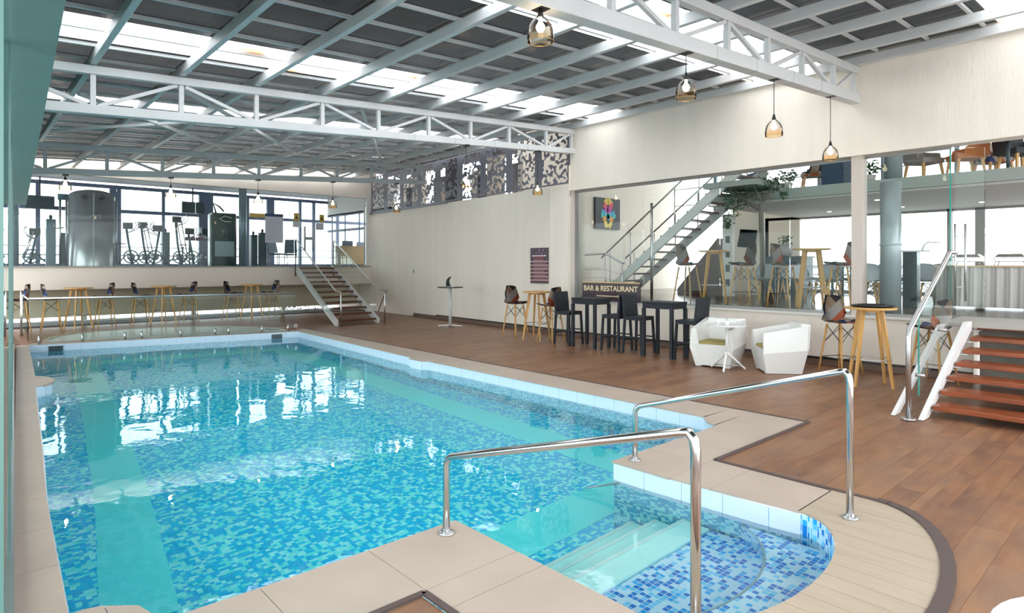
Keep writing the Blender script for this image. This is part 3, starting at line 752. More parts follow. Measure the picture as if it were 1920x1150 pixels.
# glass door leaf with pull handle
d1 = empty_struct('door_1')
MB().beam((10.6,2.26,2.09),(10.85,1.96,2.09), .012, 2.4).build('pane', GLASS, d1)
MB().tube([(10.52,2.24,1.05),(10.52,2.24,2.2)], .014, 8).build('door_handle', SATIN, d1)
MB().tube([(10.62,2.14,1.1),(10.62,2.14,2.2)], .014, 8).build('door_handle', SATIN, d1)
for z in (1.3,2.02): MB().tube([(10.52,2.24,z),(10.62,2.14,z)], .008, 6).build('handle_bolt', SATIN, d1)
# mezzanine
struct(MB().box((13.0,-3,3.03),(18.0,7.5,3.24)).build('ceiling', mat('mezzanine_edge', (.30,.34,.32), .5)))
struct(MB().box((13.1,-3,2.99),(18.0,7.6,3.03)).build('ceiling', mat('restaurant_ceiling', (.66,.62,.59), .8)))
for y in (1.2, 2.2, 3.2, 4.4, 5.6):
    pass
# restaurant facade
e_ = empty_struct('window_12')
for y, wd2 in ((-2.5,.2),(3.35,.18),(3.95,.1),(8.6,.3)): MB().box((18,y-wd2/2,FR),(18.15,y+wd2/2,3.03)).build('mullion', mat('taupe_frame', (.36,.32,.30), .5), e_)
for z in (.9, 2.98): MB().box((18,-3,z-.04),(18.12,8.6,z+.04)).build('rail', MATS['taupe_frame'], e_)
for z in (1.15,1.35,1.55): MB().box((18.2,-3,z-.015),(18.23,8.6,z+.015)).build('guard_rail', SATIN, e_)
MB().box((18.05,-3,.9),(18.06,8.6,3.0)).build('pane', GLASS, e_)
struct(MB().box((18,7.55,FR),(18.2,9.6,3.4)).build('wall_right', CREAM))
struct(MB().box((10.9,11.6,FR),(18,11.8,5.6)).build('wall_far', CREAM))
struct(MB().box((10.7,-3,5.5),(18.2,12,5.6)).build('ceiling', MATS['restaurant_ceiling']))
e_ = empty_struct('window_13')
for y in (-1,.6,2.2,3.8,5.4,7,8.6,10.2): MB().box((18,y-.05,3.3),(18.1,y+.05,5.5)).build('mullion', mat('blue_grey_frame', (.20,.25,.30), .5), e_)
for z in (3.6,4.15,4.6): MB().box((17.9,-3,z-.02),(17.94,11.6,z+.02)).build('guard_rail', SATIN, e_)

# ================================================================= THINGS
# ---- handrails of the pool steps
def rail(name_label, a, b_, ha, hb):
    a, b_ = Vector(a), Vector(b_); t = thing('pool_handrail', name_label, 'handrail', a, 0, 'polished handrails at the pool steps')
    d = b_ - a; L = d.length; d.normalize(); sl = Vector((0,0,hb-ha)) / L
    P = lambda s, z: d*s + Vector((0,0,z))
    pts = [P(0,0), P(0,ha-.05), P(.006,ha-.025), P(.022,ha-.006), P(.05,ha+(hb-ha)*.05/L)]
    pts += [P(L-.07,hb-(hb-ha)*.07/L+.003), P(L-.03,hb-.008), P(L-.008,hb-.035), P(L,hb-.08), P(L,0)]
    MB().tube(pts, .0215, 16).build('rail_tube', STEEL, t)
    for p in (P(0,0), P(L,0)):
        bf_ = MB().lathe([(0,.001),(.05,.001),(.05,.006),(.042,.012),(.024,.014),(.024,.03),(0,.03)], 24, p).build('base_flange', SATIN, t)
        for k in range(3):
            an = k*2.09+.5; MB().lathe([(0,.006),(.006,.006),(.006,.014),(0,.015)], 8, p+Vector((.036*math.cos(an),.036*math.sin(an),0))).build('bolt', STEEL, bf_)
    return t
rail('nearer polished steel handrail, its tall post in front of the alcove', (2.18,2.99,0), (2.215,1.34,0), .455, .93)
rail('polished steel handrail on the far side of the pool steps', (4.15,3.07,0), (4.21,1.45,0), .44, .935)

# ---- glass fence at the far end of the pool
fe = thing('glass_pool_fence', 'low frameless glass fence with steel top rail at the far pool end', 'fence')
fa, fb = Vector((1.12,15.86,0)), Vector((6.24,14.86,0)); fd = (fb-fa).normalized(); fL = (fb-fa).length
for k in range(3):
    p, q = fa+fd*(fL*k/3+.01), fa+fd*(fL*(k+1)/3-.01)
    MB().beam(p+Vector((0,0,.5)), q+Vector((0,0,.5)), .012, .86).build('glass_panel', FENCEG, fe)
MB().tube([fa+Vector((0,0,.93)), fb+Vector((0,0,.93))], .024, 10).build('top_rail', SATIN, fe)
for s in (.03,.17,.315,.375,.52,.655,.71,.85,.965):
    p = fa+fd*fL*s; MB().tube([p, p+Vector((0,0,.16))], .024, 10).build('spigot', SATIN, fe)
MB().box(fb+Vector((-.04,-.04,.08)), fb+Vector((.03,.03,.16))).build('latch', SATIN, fe)
fe2 = thing('glass_fence_return', 'side run of the glass fence with steel end post, far left', 'fence')
pa, pb = Vector((1.13,18.0,0)), Vector((1.1,15.9,0))
MB().beam(pa+Vector((0,0,.5)), pb+Vector((0,0,.5)), .012, .86).build('glass_panel', FENCEG, fe2)
MB().tube([pa, pa+Vector((0,0,1.02))], .03, 10).build('post', SATIN, fe2)
MB().tube([pa+Vector((0,0,.95)), pb+Vector((0,0,.93))], .02, 10).build('top_rail', SATIN, fe2)

# ---- far stairs up to the gym
fs = thing('gym_stairs', 'white-stringer stairs with dark red treads up to the gym', 'stairs')
s0, s1 = Vector((7.55,15.35,0)), Vector((8.25,19.6,1.56)); wv = Vector((1.3,.12,0))
for k in range(11):
    c = s0.lerp(s1, (k+.45)/11); c.z = 1.56*(k+.75)/11
    d = Vector((s1.x-s0.x, s1.y-s0.y, 0)).normalized()
    m = MB(); a = c + wv.normalized()*.05; b2 = c + wv - wv.normalized()*.05
    m.beam(a, b2, .30, .05); m.build('tread', DREDW, fs)
for o_ in (Vector((0,0,0)), wv):
    MB().beam(s0+o_+Vector((0,-.1,.03)), s1+o_+Vector((0,.0,-.02)), .05, .2).build('stringer', MATS['white_stringer'], fs)
for side, o_ in (('left', Vector((-.04,-.05,0))), ('right', wv+Vector((.04,-.05,0)))):
    g_ = thing('stair_balustrade', 'glass balustrade on the %s side of the gym stairs' % side, 'balustrade', (0,0,0), 0, 'glass balustrades of the gym stairs')
    a, c = s0+o_, s1+o_
    m = MB(); m.face([a+Vector((.03,.2,.1)), c+Vector((0,0,-.1)), c+Vector((0,0,.88)), a+Vector((.03,.2,.95))]); bmesh.ops.solidify(m.bm, geom=m.bm.faces[:], thickness=.01); m.build('glass_panel', FENCEG, g_)
    m = MB(); m.tube([a+Vector((0,-.32,0)), a+Vector((0,-.32,.92)), a+Vector((0,-.02,.93)), c+Vector((0,0,.92))], .022, 10); m.build('rail_tube', SATIN, g_)
    MB().beam(c+Vector((0,0,-.3)), c+Vector((0,0,.9)), .03, .03).build('post', BLACK, g_)
    if side == 'right': MB().tube([a+Vector((.05,-.3,.9)), a+Vector((.5,.9,.25))], .014, 8).build('stay_bar', BLACK, g_)
# planter showing under the stairs
pt = thing('green_shrub', 'green shrub seen low behind the gym stairs', 'plant', (9.2,21.5,-.25))
def foliage(m, c, R, n, s, seed, sq=(1,1,1)):
    rd = random.Random(seed)
    for i in range(n):
        v = Vector((rd.gauss(0,1), rd.gauss(0,1), rd.gauss(0,1))); v.normalize(); v *= R*rd.random()**.45
        p = Vector(c) + Vector((v.x*sq[0], v.y*sq[1], v.z*sq[2])); a = Vector((rd.uniform(-1,1), rd.uniform(-1,1), rd.uniform(-.6,.6))).normalized(); b2 = a.cross(Vector((rd.uniform(-1,1), rd.uniform(-1,1), 1))).normalized()
        m.face([p, p+a*s+b2*s*.45, p+a*s*2.1, p+a*s-b2*s*.45])
m = MB(); foliage(m, (0,0,.35), .5, 420, .05, 3, (2.2,.6,.7)); m.build('foliage', LEAF, pt, fix=False)

# ---- bar stool with patchwork shell
def shell_mesh(w=.225, hb=.42, seat=.2):
    m = MB(); prof = []
    for k in range(17):
        t = k/16
        if t < .5: u = t/.5; prof.append((seat*(1-u*1.75)+.02, .0 - .03*math.sin(u*PI*.8) + (.012 if k else -.004), 1 - .12*(1-u)))
        else: u = (t-.5)/.5; prof.append((-seat*.75+.02-.075*u-.03*math.sin(u*PI), -.017+hb*u**1.05, 1-.05*u-.42*max(0,u-.55)**1.4*1.9))
    rows = []
    for (y, z, ww) in prof:
        rows.append([m.bm.verts.new((w*ww*s, y + (.12*s*s*min(1,max(0,(z+.02)/.12))*(1-.35*max(0,z)/hb)), z + (.06*abs(s)**2.2 if z < .1 else -.03*abs(s)**3*(z/hb)))) for s in [i/5-1 for i in range(11)]])
    for a, b2 in zip(rows, rows[1:]):
        for i in range(10): f = m.bm.faces.new((a[i], a[i+1], b2[i+1], b2[i])); f.smooth = True
    bmesh.ops.solidify(m.bm, geom=m.bm.faces[:], thickness=.016)
    for f in m.bm.faces: f.smooth = True
    return m
def make_stool(label, loc, rotz, group, H=.76, sm=PATCH, low=False):
    t = thing('shell_chair' if low else 'bar_stool', label, 'chair' if low else 'bar stool', loc, rotz, group); ch = []
    ch.append(shell_mesh(.26 if low else .235, .36 if low else .42, .21).build('seat_shell', sm, t, loc=(0,0,H)))
    sp = (.2,.19) if low else (.215,.205)
    for sx, sy in ((-1,1),(1,1),(-1,-1),(1,-1)):
        a = Vector((sx*.13, sy*.12, H-.03)); c = Vector((sx*sp[0], sy*sp[1], 0))
        ch.append(MB().tube([a, c.lerp(a,.3), c], .017, 8, r2=.011).build('leg', WOODL, t))
    m = MB(); z1, z2 = H-.05, H-.30
    q = lambda sx, sy, z: Vector((sx*(.13+(sp[0]-.13)*(1-z/(H-.03))), sy*(.12+(sp[1]-.12)*(1-z/(H-.03))), z))
    for a, c in (((-1,1),(1,1)),((-1,-1),(1,-1)),((-1,1),(-1,-1)),((1,1),(1,-1))):
        m.tube([q(*a,z1), q(*c,z2)], .0045, 5); m.tube([q(*a,z2), q(*c,z1)], .0045, 5)
    ch.append(m.build('wire_brace', BLACK, t))
    if not low:
        m = MB(); z = .24; cs = [q(-1,1,z), q(1,1,z), q(1,-1,z), q(-1,-1,z)]
        for a, c in zip(cs, cs[1:]+cs[:1]): m.tube([a, c], .006, 6)
        ch.append(m.build('foot_rest', BLACK, t))
    CH[t.name] = ch
    return t
ST = make_stool('patchwork bar stool facing the camera, left of the oak table by the cream wall', (9.3,10.15,0), PI+.1, 'patchwork bar stools')
dup(ST, 'patchwork bar stool seen side-on, between oak bar table and black wicker stool', (9.3,9.04,0), .12, 'patchwork bar stools')
dup(ST, 'patchwork bar stool right of the white armchairs, left of the oak table with tray', (9.78,3.5,0), PI-.35, 'patchwork bar stools')
dup(ST, 'patchwork bar stool half hidden behind the steel stair handrail', (9.75,2.32,0), -.25, 'patchwork bar stools')
far = [(36, 1, 'patchwork bar stool at the far left end, behind the fence post'), (96, -1, 'patchwork stool left of the leftmost far oak table'), (197, 1, 'patchwork stool right of the leftmost far oak table'),
       (263, -1, 'patchwork stool left of the middle far oak table'), (354, 1, 'patchwork stool right of the middle far oak table'), (434, -1, 'patchwork stool left of the far oak table nearest the stairs'), (510, 1, 'patchwork stool right of the far oak table, nearest the stairs')]
for i, (u, s, lb) in enumerate(far):
    p = atY(u, 19.0); dup(ST, lb, (p.x, 19.0, 0), s*(PI/2+.12) + (.1 if i % 2 else -.06), 'far patchwork stools under the gym')

# ---- oak bar table
def make_bar_table(label, loc, rotz, group, steel=True, base=0):
    t = thing('bar_table', label, 'table', loc, rotz, group); ch = []
    ch.append(MB().disc(.31, 1.022, 1.05, 40).build('table_top', WOODL, t))
    ch.append(MB().disc(.15, .985, 1.022, 24).build('hub', WOODL, t))
    for k in range(4):
        an = PI/4 + k*PI/2; d = Vector((math.cos(an), math.sin(an), 0))
        ch.append(MB().beam(d*.15+Vector((0,0,1.02)), d*.31, .034, .062, d, .026, .03).build('leg', WOODL, t))
    if steel: ch.append(MB().torus(.245, .009, (0,0,.36)).build('foot_ring', SATIN, t))
    CH[t.name] = ch; return t
BT = make_bar_table('round oak bar table between two patchwork stools by the cream wall', (9.35,9.52,0), .25, 'oak bar tables')
BTn = dup(BT, 'round oak bar table carrying a black tray, left of the red steps', (9.1,2.88,0), .5, 'oak bar tables')
for u, lb in ((147, 'leftmost of three oak bar tables under the gym'), (307, 'middle one of three oak bar tables under the gym'), (472, 'oak bar table under the gym nearest the stairs')):
    p = atY(u, 19.0); dup(BT, lb, (p.x,19.0,0), .4, 'far oak bar tables under the gym')
tray = thing('serving_tray', 'black round serving tray on the right-hand oak bar table', 'tray', (9.12,2.86,1.05))
MB().lathe([(0,0),(.22,0),(.27,.022),(.265,.026),(.215,.008),(0,.008)], 32).build('tray_body', BLACK, tray)
MB().lathe([(0,.009),(.18,.009),(.19,.034),(.183,.036),(.17,.018),(0,.018)], 32).build('upper_tray', BLACK, tray)

# ---- black wicker tables and stools
def black_table(label, y0, y1):
    t = thing('black_bar_table', label, 'table', (9.33,(y0+y1)/2,0), 0, 'black wicker bar tables'); hy = (y1-y0)/2; hx = .24; H = .97
    MB().box((-hx,-hy,H-.03),(hx,hy,H)).build('table_top', BLACKW, t, bevel=.004)
    MB().box((-hx+.01,-hy+.01,H-.12),(hx-.01,hy-.01,H-.031)).build('apron', BLACKW, t)
    for sx in (-1,1):
        for sy in (-1,1): MB().box((sx*hx,sy*hy,0),(sx*(hx-.055),sy*(hy-.055),H-.121)).build('leg', BLACKW, t)
black_table('black wicker bar table left, below the bar and restaurant sign', 7.66, 8.28)
black_table('black wicker bar table right, next to the white armchairs', 5.95, 6.58)
def make_black_stool(label, y, rotz, x=9.33):
    t = thing('wicker_bar_stool', label, 'bar stool', (x,y,0), rotz, 'black wicker bar stools'); ch = []; H = .68; a = .2
    ch.append(MB().box((-a,-a,H-.07),(a,a,H)).build('seat', BLACKW, t, bevel=.006))
    ch.append(MB().hull([(-a,-a,H-.02),(a,-a,H-.02),(-a,-a+.045,H-.02),(a,-a+.045,H-.02),(-a,-a-.04,1.07),(a,-a-.04,1.07),(-a,-a-.005,1.07),(a,-a-.005,1.07)]).build('backrest', BLACKW, t))
    for sx in (-1,1):
        for sy in (-1,1): ch.append(MB().beam((sx*(a-.02),sy*(a-.02),H-.07),(sx*(a-.0),sy*(a+.01),0),.038,.038).build('leg', BLACKW, t))
    for z, ax in ((.24,0),(.30,1)):
        for s in (-1,1):
            m = MB()
            if ax == 0: m.beam((-a+.02,s*(a-.01),z),(a-.02,s*(a-.01),z),.02,.025)
            else: m.beam((s*(a-.01),-a+.02,z),(s*(a-.01),a-.02,z),.02,.025)
            ch.append(m.build('stretcher', BLACKW, t))
    CH[t.name] = ch; return t
BS = make_black_stool('black wicker bar stool at the left end, its back beside the patchwork stool', 8.57, PI)
dup(BS, 'black wicker bar stool pushed to the right end of the left black table', (9.33,7.33,0), 0)
dup(BS, 'black wicker bar stool at the left end of the right black table', (9.33,6.82,0), PI)
dup(BS, 'black wicker bar stool beside the white armchair, rightmost black one', (9.33,5.72,0), 0)

# ---- white faceted armchairs
def armchair(label, loc, rotz):
    t = thing('faceted_armchair', label, 'armchair', loc, rotz, 'white faceted armchairs')
    m = MB()
    for s in (-1, 1):
        m.hull([(s*.27,-.26,0),(s*.27,.25,0),(s*.18,.25,0),(s*.18,-.26,0),(s*.37,-.3,.36),(s*.345,.31,.30),(s*.33,-.33,.72),(s*.32,.30,.60),(s*.24,-.33,.72),(s*.235,.30,.60)])
    m.hull([(-.27,-.26,0),(.27,-.26,0),(-.27,-.16,0),(.27,-.16,0),(-.36,-.33,.4),(.36,-.33,.4),(-.33,-.36,.74),(.33,-.36,.74),(-.24,-.26,.74),(.24,-.26,.74)])
    m.hull([(-.2,-.2,.02),(.2,-.2,.02),(-.2,.26,.02),(.2,.26,.02),(-.25,-.22,.34),(.25,-.22,.34),(-.24,.31,.36),(.24,.31,.36)])
    m.build('body', WPLAST, t)
    m = MB().box((-.22,-.2,.345),(.22,.27,.40)); m.build('cushion', OLIVE, t, bevel=.018)
    for sx in (-1,1):
        for sy in (-1,1): MB().lathe([(0,-.0),(.018,-.0),(.018,.012),(0,.012)], 10, (sx*.2,sy*.22,0)).build('foot', SATIN, t)
    return t
armchair('white faceted armchair left of the small white table, olive cushion facing out', (9.12,5.12,0), 1.75)
armchair('white faceted armchair right of the small white table, side turned to camera', (9.3,4.22,0), .72)

# ---- small white table
def white_table(label, loc, r=.3, H=.7, rot=0):
    t = thing('white_pedestal_table', label, 'table', loc, rot, None)
    MB().disc(r, H-.018, H, 40).build('table_top', WPLAST, t)
    MB().tube([(0,0,.24),(0,0,H-.018)], .02, 12).build('stem', WPLAST, t)
    feet = []
    for k in range(3):
        an = k*2*PI/3 + .2; d = Vector((math.cos(an), math.sin(an), 0)); feet.append(d*.29+Vector((0,0,.012)))
        MB().beam(Vector((0,0,.28)), d*.29+Vector((0,0,.018)), .03, .032, w2=.026, h2=.02).build('leg', WPLAST, t)
    MB().tube([feet[0]*.8+Vector((0,0,.05)), feet[1]*.8+Vector((0,0,.05))], .009, 8).build('tie_bar', SATIN, t)
    return t
white_table('small white round table with three splayed feet between the white armchairs', (8.78,4.78,0), .29, .7, -.9)
for i, (dx, dy, h, r, lb) in enumerate(((-.04,.10,.10,.028,'tallest white cruet jar on the small white table'), (.04,0,.085,.026,'white cruet jar in the middle on the small white table'), (-.06,-.06,.07,.03,'short white sugar pot on the small white table'))):
    j = thing('condiment_jar', lb, 'jar', (8.82+dx,4.82+dy,.70), 0, 'white jars on the small table')
    MB().lathe([(0,0),(r,0),(r*1.02,h*.6),(r*.75,h*.85),(0,h*.85)], 18).build('jar_body', mat('white_ceramic', (.85,.85,.86), .15), j)
    MB().lathe([(0,h*.85),(r*.7,h*.85),(r*.55,h),(0,h+.004)], 16).build('lid', SATIN, j)
white_table('white round table cut off by the bottom right corner', (2.0,.04,0), .31, .7, .4)

# ---- tall grey-top table by the long wall
t = thing('poseur_table', 'slim tall table with black top and steel column by the long wall', 'table', (9.75,13.2,0), .4)
MB().disc(.34, 1.02, 1.045, 32).build('table_top', BLACK, t)
MB().tube([(0,0,.02),(0,0,1.02)], .04, 12).build('column', WSTEEL, t)
for k in range(4):
    an = k*PI/2+.3; MB().beam((0,0,.035),(math.cos(an)*.33,math.sin(an)*.33,.012),.06,.03,w2=.04,h2=.015).build('foot', SATIN, t)
t = thing('menu_stand', 'small curved black fin-shaped stand on the slim tall table', 'stand', (9.72,13.15,1.045), 2.4)
m = MB(); pf = [(.12,0),(.12,.12),(.10,.2),(.04,.26),(-.04,.28),(.0,.24),(.03,.17),(.02,.09),(-.02,0)]
m.face([(x,-.0,z) for x, z in pf]); bmesh.ops.solidify(m.bm, geom=m.bm.faces[:], thickness=.03); m.build('fin', BLACK, t)
MB().box((-.1,-.09,0),(.13,.06,.008)).build('base', WPLAST, t)

# ---- pendant lamps
def pendant(label, x, y, ztop, zb_, r=.10, group='amber glass pendant lamps'):
    t = thing('pendant_lamp', label, 'lamp', (x,y,zb_), 0, group); L_ = ztop - zb_
    MB().box((-.05,-.06,L_-.03),(.05,.06,L_)).build('ceiling_clamp', BLACK, t)
    MB().tube([(0,0,.26),(0,0,L_-.03)], .005, 6).build('cord', BLACK, t)
    sk_ = MB().lathe([(0,.27),(.012,.27),(.018,.24),(.028,.20),(.026,.195),(0,.195)], 16).build('socket', BLACK, t)
    m = MB().lathe([(r,.0),(r*1.02,.03),(r*.98,.08),(r*.85,.13),(r*.6,.17),(.03,.2),(.02,.205)], 28); gs_ = m.build('glass_shade', LGLASS, t)
    m = MB().torus(r, .003, (0,0,0), 28, 5); m.build('shade_rim', mat('brass_rim', (.55,.33,.12), .3, .8), gs_)
    MB().lathe([(0,.075),(.02,.08),(.033,.1),(.036,.115),(.033,.13),(.02,.15),(.014,.165),(.014,.195),(0,.195)], 16).build('bulb', BULB, sk_)
for x, zb_, lb in ((3.48,3.44,'largest amber pendant, top centre under the near truss'), (5.6,3.37,'second amber pendant from the left on the near truss'), (7.6,3.27,'third amber pendant on the near truss, before the cream wall'), (9.4,3.18,'amber pendant nearest the cream wall on the near truss')):
    pendant(lb, x, 3.5, 3.52+.067*(x-1), zb_-.04, .105)
for x, lb in ((7.31,'amber pendant in front of the lattice screen, under the middle truss'), (9.25,'amber pendant below the right end of the middle truss')):
    pendant(lb, x, 9.39, 3.52+.067*(x-1), 3.13, .105)
for x, lb in ((1.62,'pendant before the gym, leftmost above the silver cabinet'), (3.5,'pendant second from left in front of the gym glass'), (5.38,'pendant before the gym beside the round column'), (7.29,'pendant before the gym above the left stair rail'), (9.2,'amber pendant against the long wall below the lattice')):
    pendant(lb, x, 15.0, 3.38+.067*(x-1), 3.11, .105)

# ---- signs, posters and pictures
def text(body, size, mt, parent, loc, rot, name='lettering', ext=.002, align='CENTER', bold=0):
    c = bpy.data.curves.new('t', 'FONT'); c.body = body; c.size = size; c.extrude = ext; c.align_x = align; c.offset = bold
    o = bpy.data.objects.new('t', c); COL.objects.link(o); dg = bpy.context.evaluated_depsgraph_get(); dg.update()
    me = bpy.data.meshes.new_from_object(o.evaluated_get(dg)); bpy.data.objects.remove(o)
    me.materials.clear(); me.materials.append(mt); n = bpy.data.objects.new(name, me); COL.objects.link(n); n.parent = parent; n.location = loc; n.rotation_euler = rot; return n
GOLD = mat('gold_lettering', (.72,.50,.18), .4); MAROON = mat('maroon_board', (.04,.018,.028), .35)
sg = thing('restaurant_sign', 'maroon sign board reading BAR & RESTAURANT with gold arrow', 'sign', (10.33,8.3,.85))
MB().box((0,-.78,0),(.03,.77,.40)).build('board', MAROON, sg)
MB().box((-.004,-.78,.385),(.034,.77,.405)).build('gold_edge', GOLD, sg)
RW = (PI/2, 0, -PI/2)
text('BAR & RESTAURANT', .158, mat('pale_gold_lettering', (.80,.66,.42), .5), sg, (-.002,0,.215), RW, bold=.0035)
m = MB(); m.box((-.004,-.22,.095),(0,.36,.115)); m.hull([(-.004,-.22,.075),(-.004,-.22,.135),(-.004,-.31,.105),(0,-.22,.075),(0,-.22,.135),(0,-.31,.105)]); m.build('arrow', MATS['pale_gold_lettering'], sg)
px_, py_ = wallpt(1.06, .01)
ps = thing('wall_poster', 'tall purple notice with pink list bars on the cream wall', 'poster', (px_-.02,py_,1.18), 0)
ROT = math.atan2(wd.x, wd.y)
MB().box((0,-.31,0),(.015,.31,.86)).build('panel', mat('purple_print', (.055,.025,.045), .4), ps)
pk = mat('pink_print', (.50,.26,.24), .5); wht = mat('white_print', (.8,.78,.8), .5); rd = mat('red_print', (.45,.03,.06), .5); dkb = mat('dark_print', (.02,.01,.02), .5)
for k in range(6):
    z = .06 + k*.09; MB().box((-.003,-.305,z),(0,.305,z+.035)).build('list_bar', pk, ps)
    MB().box((-.003,-.305+.08*(k%3),z+.042),(0,.20,z+.075)).build('list_bar', mat('mauve_print', (.20,.11,.13), .5), ps)
    MB().box((-.004,.24,z+.042),(0,.29,z+.075)).build('list_number', dkb, ps)
for k, (a, c) in enumerate(((-.23,-.15),(-.13,-.03),(-.01,.05),(.07,.14),(.15,.24))): MB().box((-.003,a,.655),(0,c,.68)).build('heading', wht, ps)
MB().box((-.003,-.15,.61),(0,.16,.632)).build('heading', rd, ps)
MB().box((-.003,-.12,.73),(0,.12,.74)).build('heading', mat('mauve_print2', (.3,.2,.3), .5), ps)
for yy in (-.13, .0): MB().box((-.003,yy-.02,.78),(0,yy+.02,.82)).build('emblem', mat('mauve_print2'), ps)
# socket plates
t = thing('wall_socket', 'small grey wall switch on the long cream wall', 'switch', (wallpt(7.2,.0)[0]-.01, wallpt(7.2)[1], 1.38)); MB().box((-.008,-.035,0),(.01,.035,.1)).build('plate', GSTEEL, t)
MB().box((-.012,-.012,.03),(-.008,.012,.07)).build('rocker', DARKG, t)
t = thing('floor_box', 'pale electric box low on the wall behind the oak table', 'socket box', (10.38,9.0,.14)); MB().box((-.06,-.09,0),(.02,.09,.36)).build('box', OFFW, t, bevel=.004); MB().box((-.065,-.06,.25),(-.06,.06,.33)).build('plate', WPLAST, t)

# artwork on the restaurant wall: bright symmetrical blots on black
aw = thing('abstract_painting', 'black canvas with bright rainbow blots on the restaurant wall', 'picture', (13.0,11.56,0))
a0, a1 = atY(1115,11.56), atY(1161,11.56)
zc0, zc1 = atY(1138,11.56,430).z, atY(1138,11.56,372).z; cx0 = (a0.x+a1.x)/2; hw = (a1.x-a0.x)/2
aw.location = (cx0,11.56,zc0); hh = zc1-zc0
MB().box((-hw,-.03,0),(hw,.03,hh)).build('canvas', mat('black_canvas', (.012,.012,.02), .5), aw)
rd_ = random.Random(4); colz = [((.7,.04,.08),.8),((.75,.5,.04),.93),((.03,.35,.65),.55),((.04,.5,.5),.45),((.75,.3,.03),.3),((.8,.6,.05),.15),((.5,.03,.3),.68)]
for k in range(16):
    (c, zf) = colz[k % 7]; zf += rd_.uniform(-.06,.06); xx = rd_.uniform(.0,.42)*hw*(1.1 if .25<zf<.9 else .6); r = rd_.uniform(.08,.135)*hh
    for s in (-1,1):
        m = MB(); n = 9; m.face([(s*xx+math.cos(2*PI*i/n)*r*rd_.uniform(.6,1.1), -.034-.0002*k, zf*hh*.92+.03+math.sin(2*PI*i/n)*r*rd_.uniform(.6,1.1)) for i in range(n)])
        m.build('paint_blot', mat('paint_%d' % (k%7), c, .5), aw, fix=False)

# ---- restaurant stairs
rs = thing('mezzanine_stairs', 'open stairs with brown treads rising to the restaurant mezzanine', 'stairs')
b0, b1 = Vector((12.3,10.05,FR)), Vector((12.3,6.3,3.72)); W_ = 1.0
MB().beam(b0, b1, .06, .2).build('stringer', WSTEEL, rs); MB().beam(b0+Vector((W_,0,0)), b1+Vector((W_,0,0)), .06, .2).build('stringer', WSTEEL, rs)
for k in range(16):
    c = b0.lerp(b1, (k+.6)/16); MB().box((12.33,c.y-.15,c.z+.06),(12.3+W_-.03,c.y+.13,c.z+.1)).build('tread', DREDW, rs)
for off in (0, W_):
    m = MB(); m.tube([b0+Vector((off,.1,.95)), b1+Vector((off,0,.95))], .022, 8); m.build('rail_tube', SATIN, rs)
    for k in range(6):
        c = b0.lerp(b1, (k+.3)/6)+Vector((off,0,0)); MB().tube([c, c+Vector((0,0,.95))], .014, 6).build('baluster', SATIN, rs)
MB().beam((12.2,6.6,3.35),(13.4,6.6,3.35), 1.2, .12).build('landing', MATS['mezzanine_edge'], rs)
MB().tube([(12.28,8.6,FR),(12.28,8.6,3.1)], .035, 8).build('support_post', SATIN, rs)
# small landing balustrade left of the stair
lb_ = thing('landing_balustrade', 'steel balustrade with three wires left of the restaurant stairs', 'balustrade')
q0, q1 = Vector((11.4,10.3,FR)), Vector((12.2,10.0,FR)); q2 = Vector((12.25,9.2,FR))
q0, q1, q2 = Vector((11.6,10.75,FR)), Vector((11.6,9.45,FR)), Vector((11.6,8.95,FR))
for p, z in ((q0,1.0),(q1,1.0),(q2,.78)): MB().tube([p, p+Vector((0,0,z))], .018, 8).build('post', SATIN, lb_)
for z in (.25,.45,.65): MB().tube([q0+Vector((0,0,z)), q1+Vector((0,0,z)), q2+Vector((0,0,z-.12))], .006, 6).build('wire', SATIN, lb_)
MB().tube([q0+Vector((0,0,1.0)), q1+Vector((0,0,1.04)), q2+Vector((0,-.05,.80))], .026, 10).build('rail_tube', SATIN, lb_)
# brown stair-side cupboard and black-white panel by the tree
t = thing('sloping_cupboard', 'brown sloping panel under the restaurant stairs', 'cupboard', (0,0,0))
p0, p1 = atX(1270,14.2), atX(1345,14.2)
m = MB(); m.hull([(14.2,p0.y,FR),(14.2,p1.y,FR),(14.5,p0.y,FR),(14.5,p1.y,FR),(14.2,p1.y,2.3),(14.5,p1.y,2.3),(14.2,p0.y,1.0),(14.5,p0.y,1.0)]); m.build('panel', mat('brown_panel', (.11,.065,.055), .5), t)
t = thing('chequered_pillar', 'white narrow pillar with black square openings behind the stools', 'pillar', (14.0, atX(1366,14.0).y, FR))
MB().box((-.05,-.13,0),(.05,.13,2.0)).build('pillar', OFFW, t)
for k in range(5): MB().box((-.056,-.06,.25+k*.35),(-.05,.05,.42+k*.35)).build('opening', DARKG, t)
t = thing('tilted_picture', 'grey-green framed picture hanging on the cream restaurant wall', 'picture', (0,0,0))
p = [atX(1388,15.36,430), atX(1420,15.36,432), atX(1415,15.36,465), atX(1382,15.36,463)]
m = MB(); m.face(p); bmesh.ops.solidify(m.bm, geom=m.bm.faces[:], thickness=.04); m.build('canvas', mat('grey_green_print', (.20,.26,.20), .4, var=.4), t)
struct(MB().box((15.4, atX(1428,15.4).y, FR),(15.6, atX(1366,15.4).y, 2.99)).build('wall_right', CREAM))

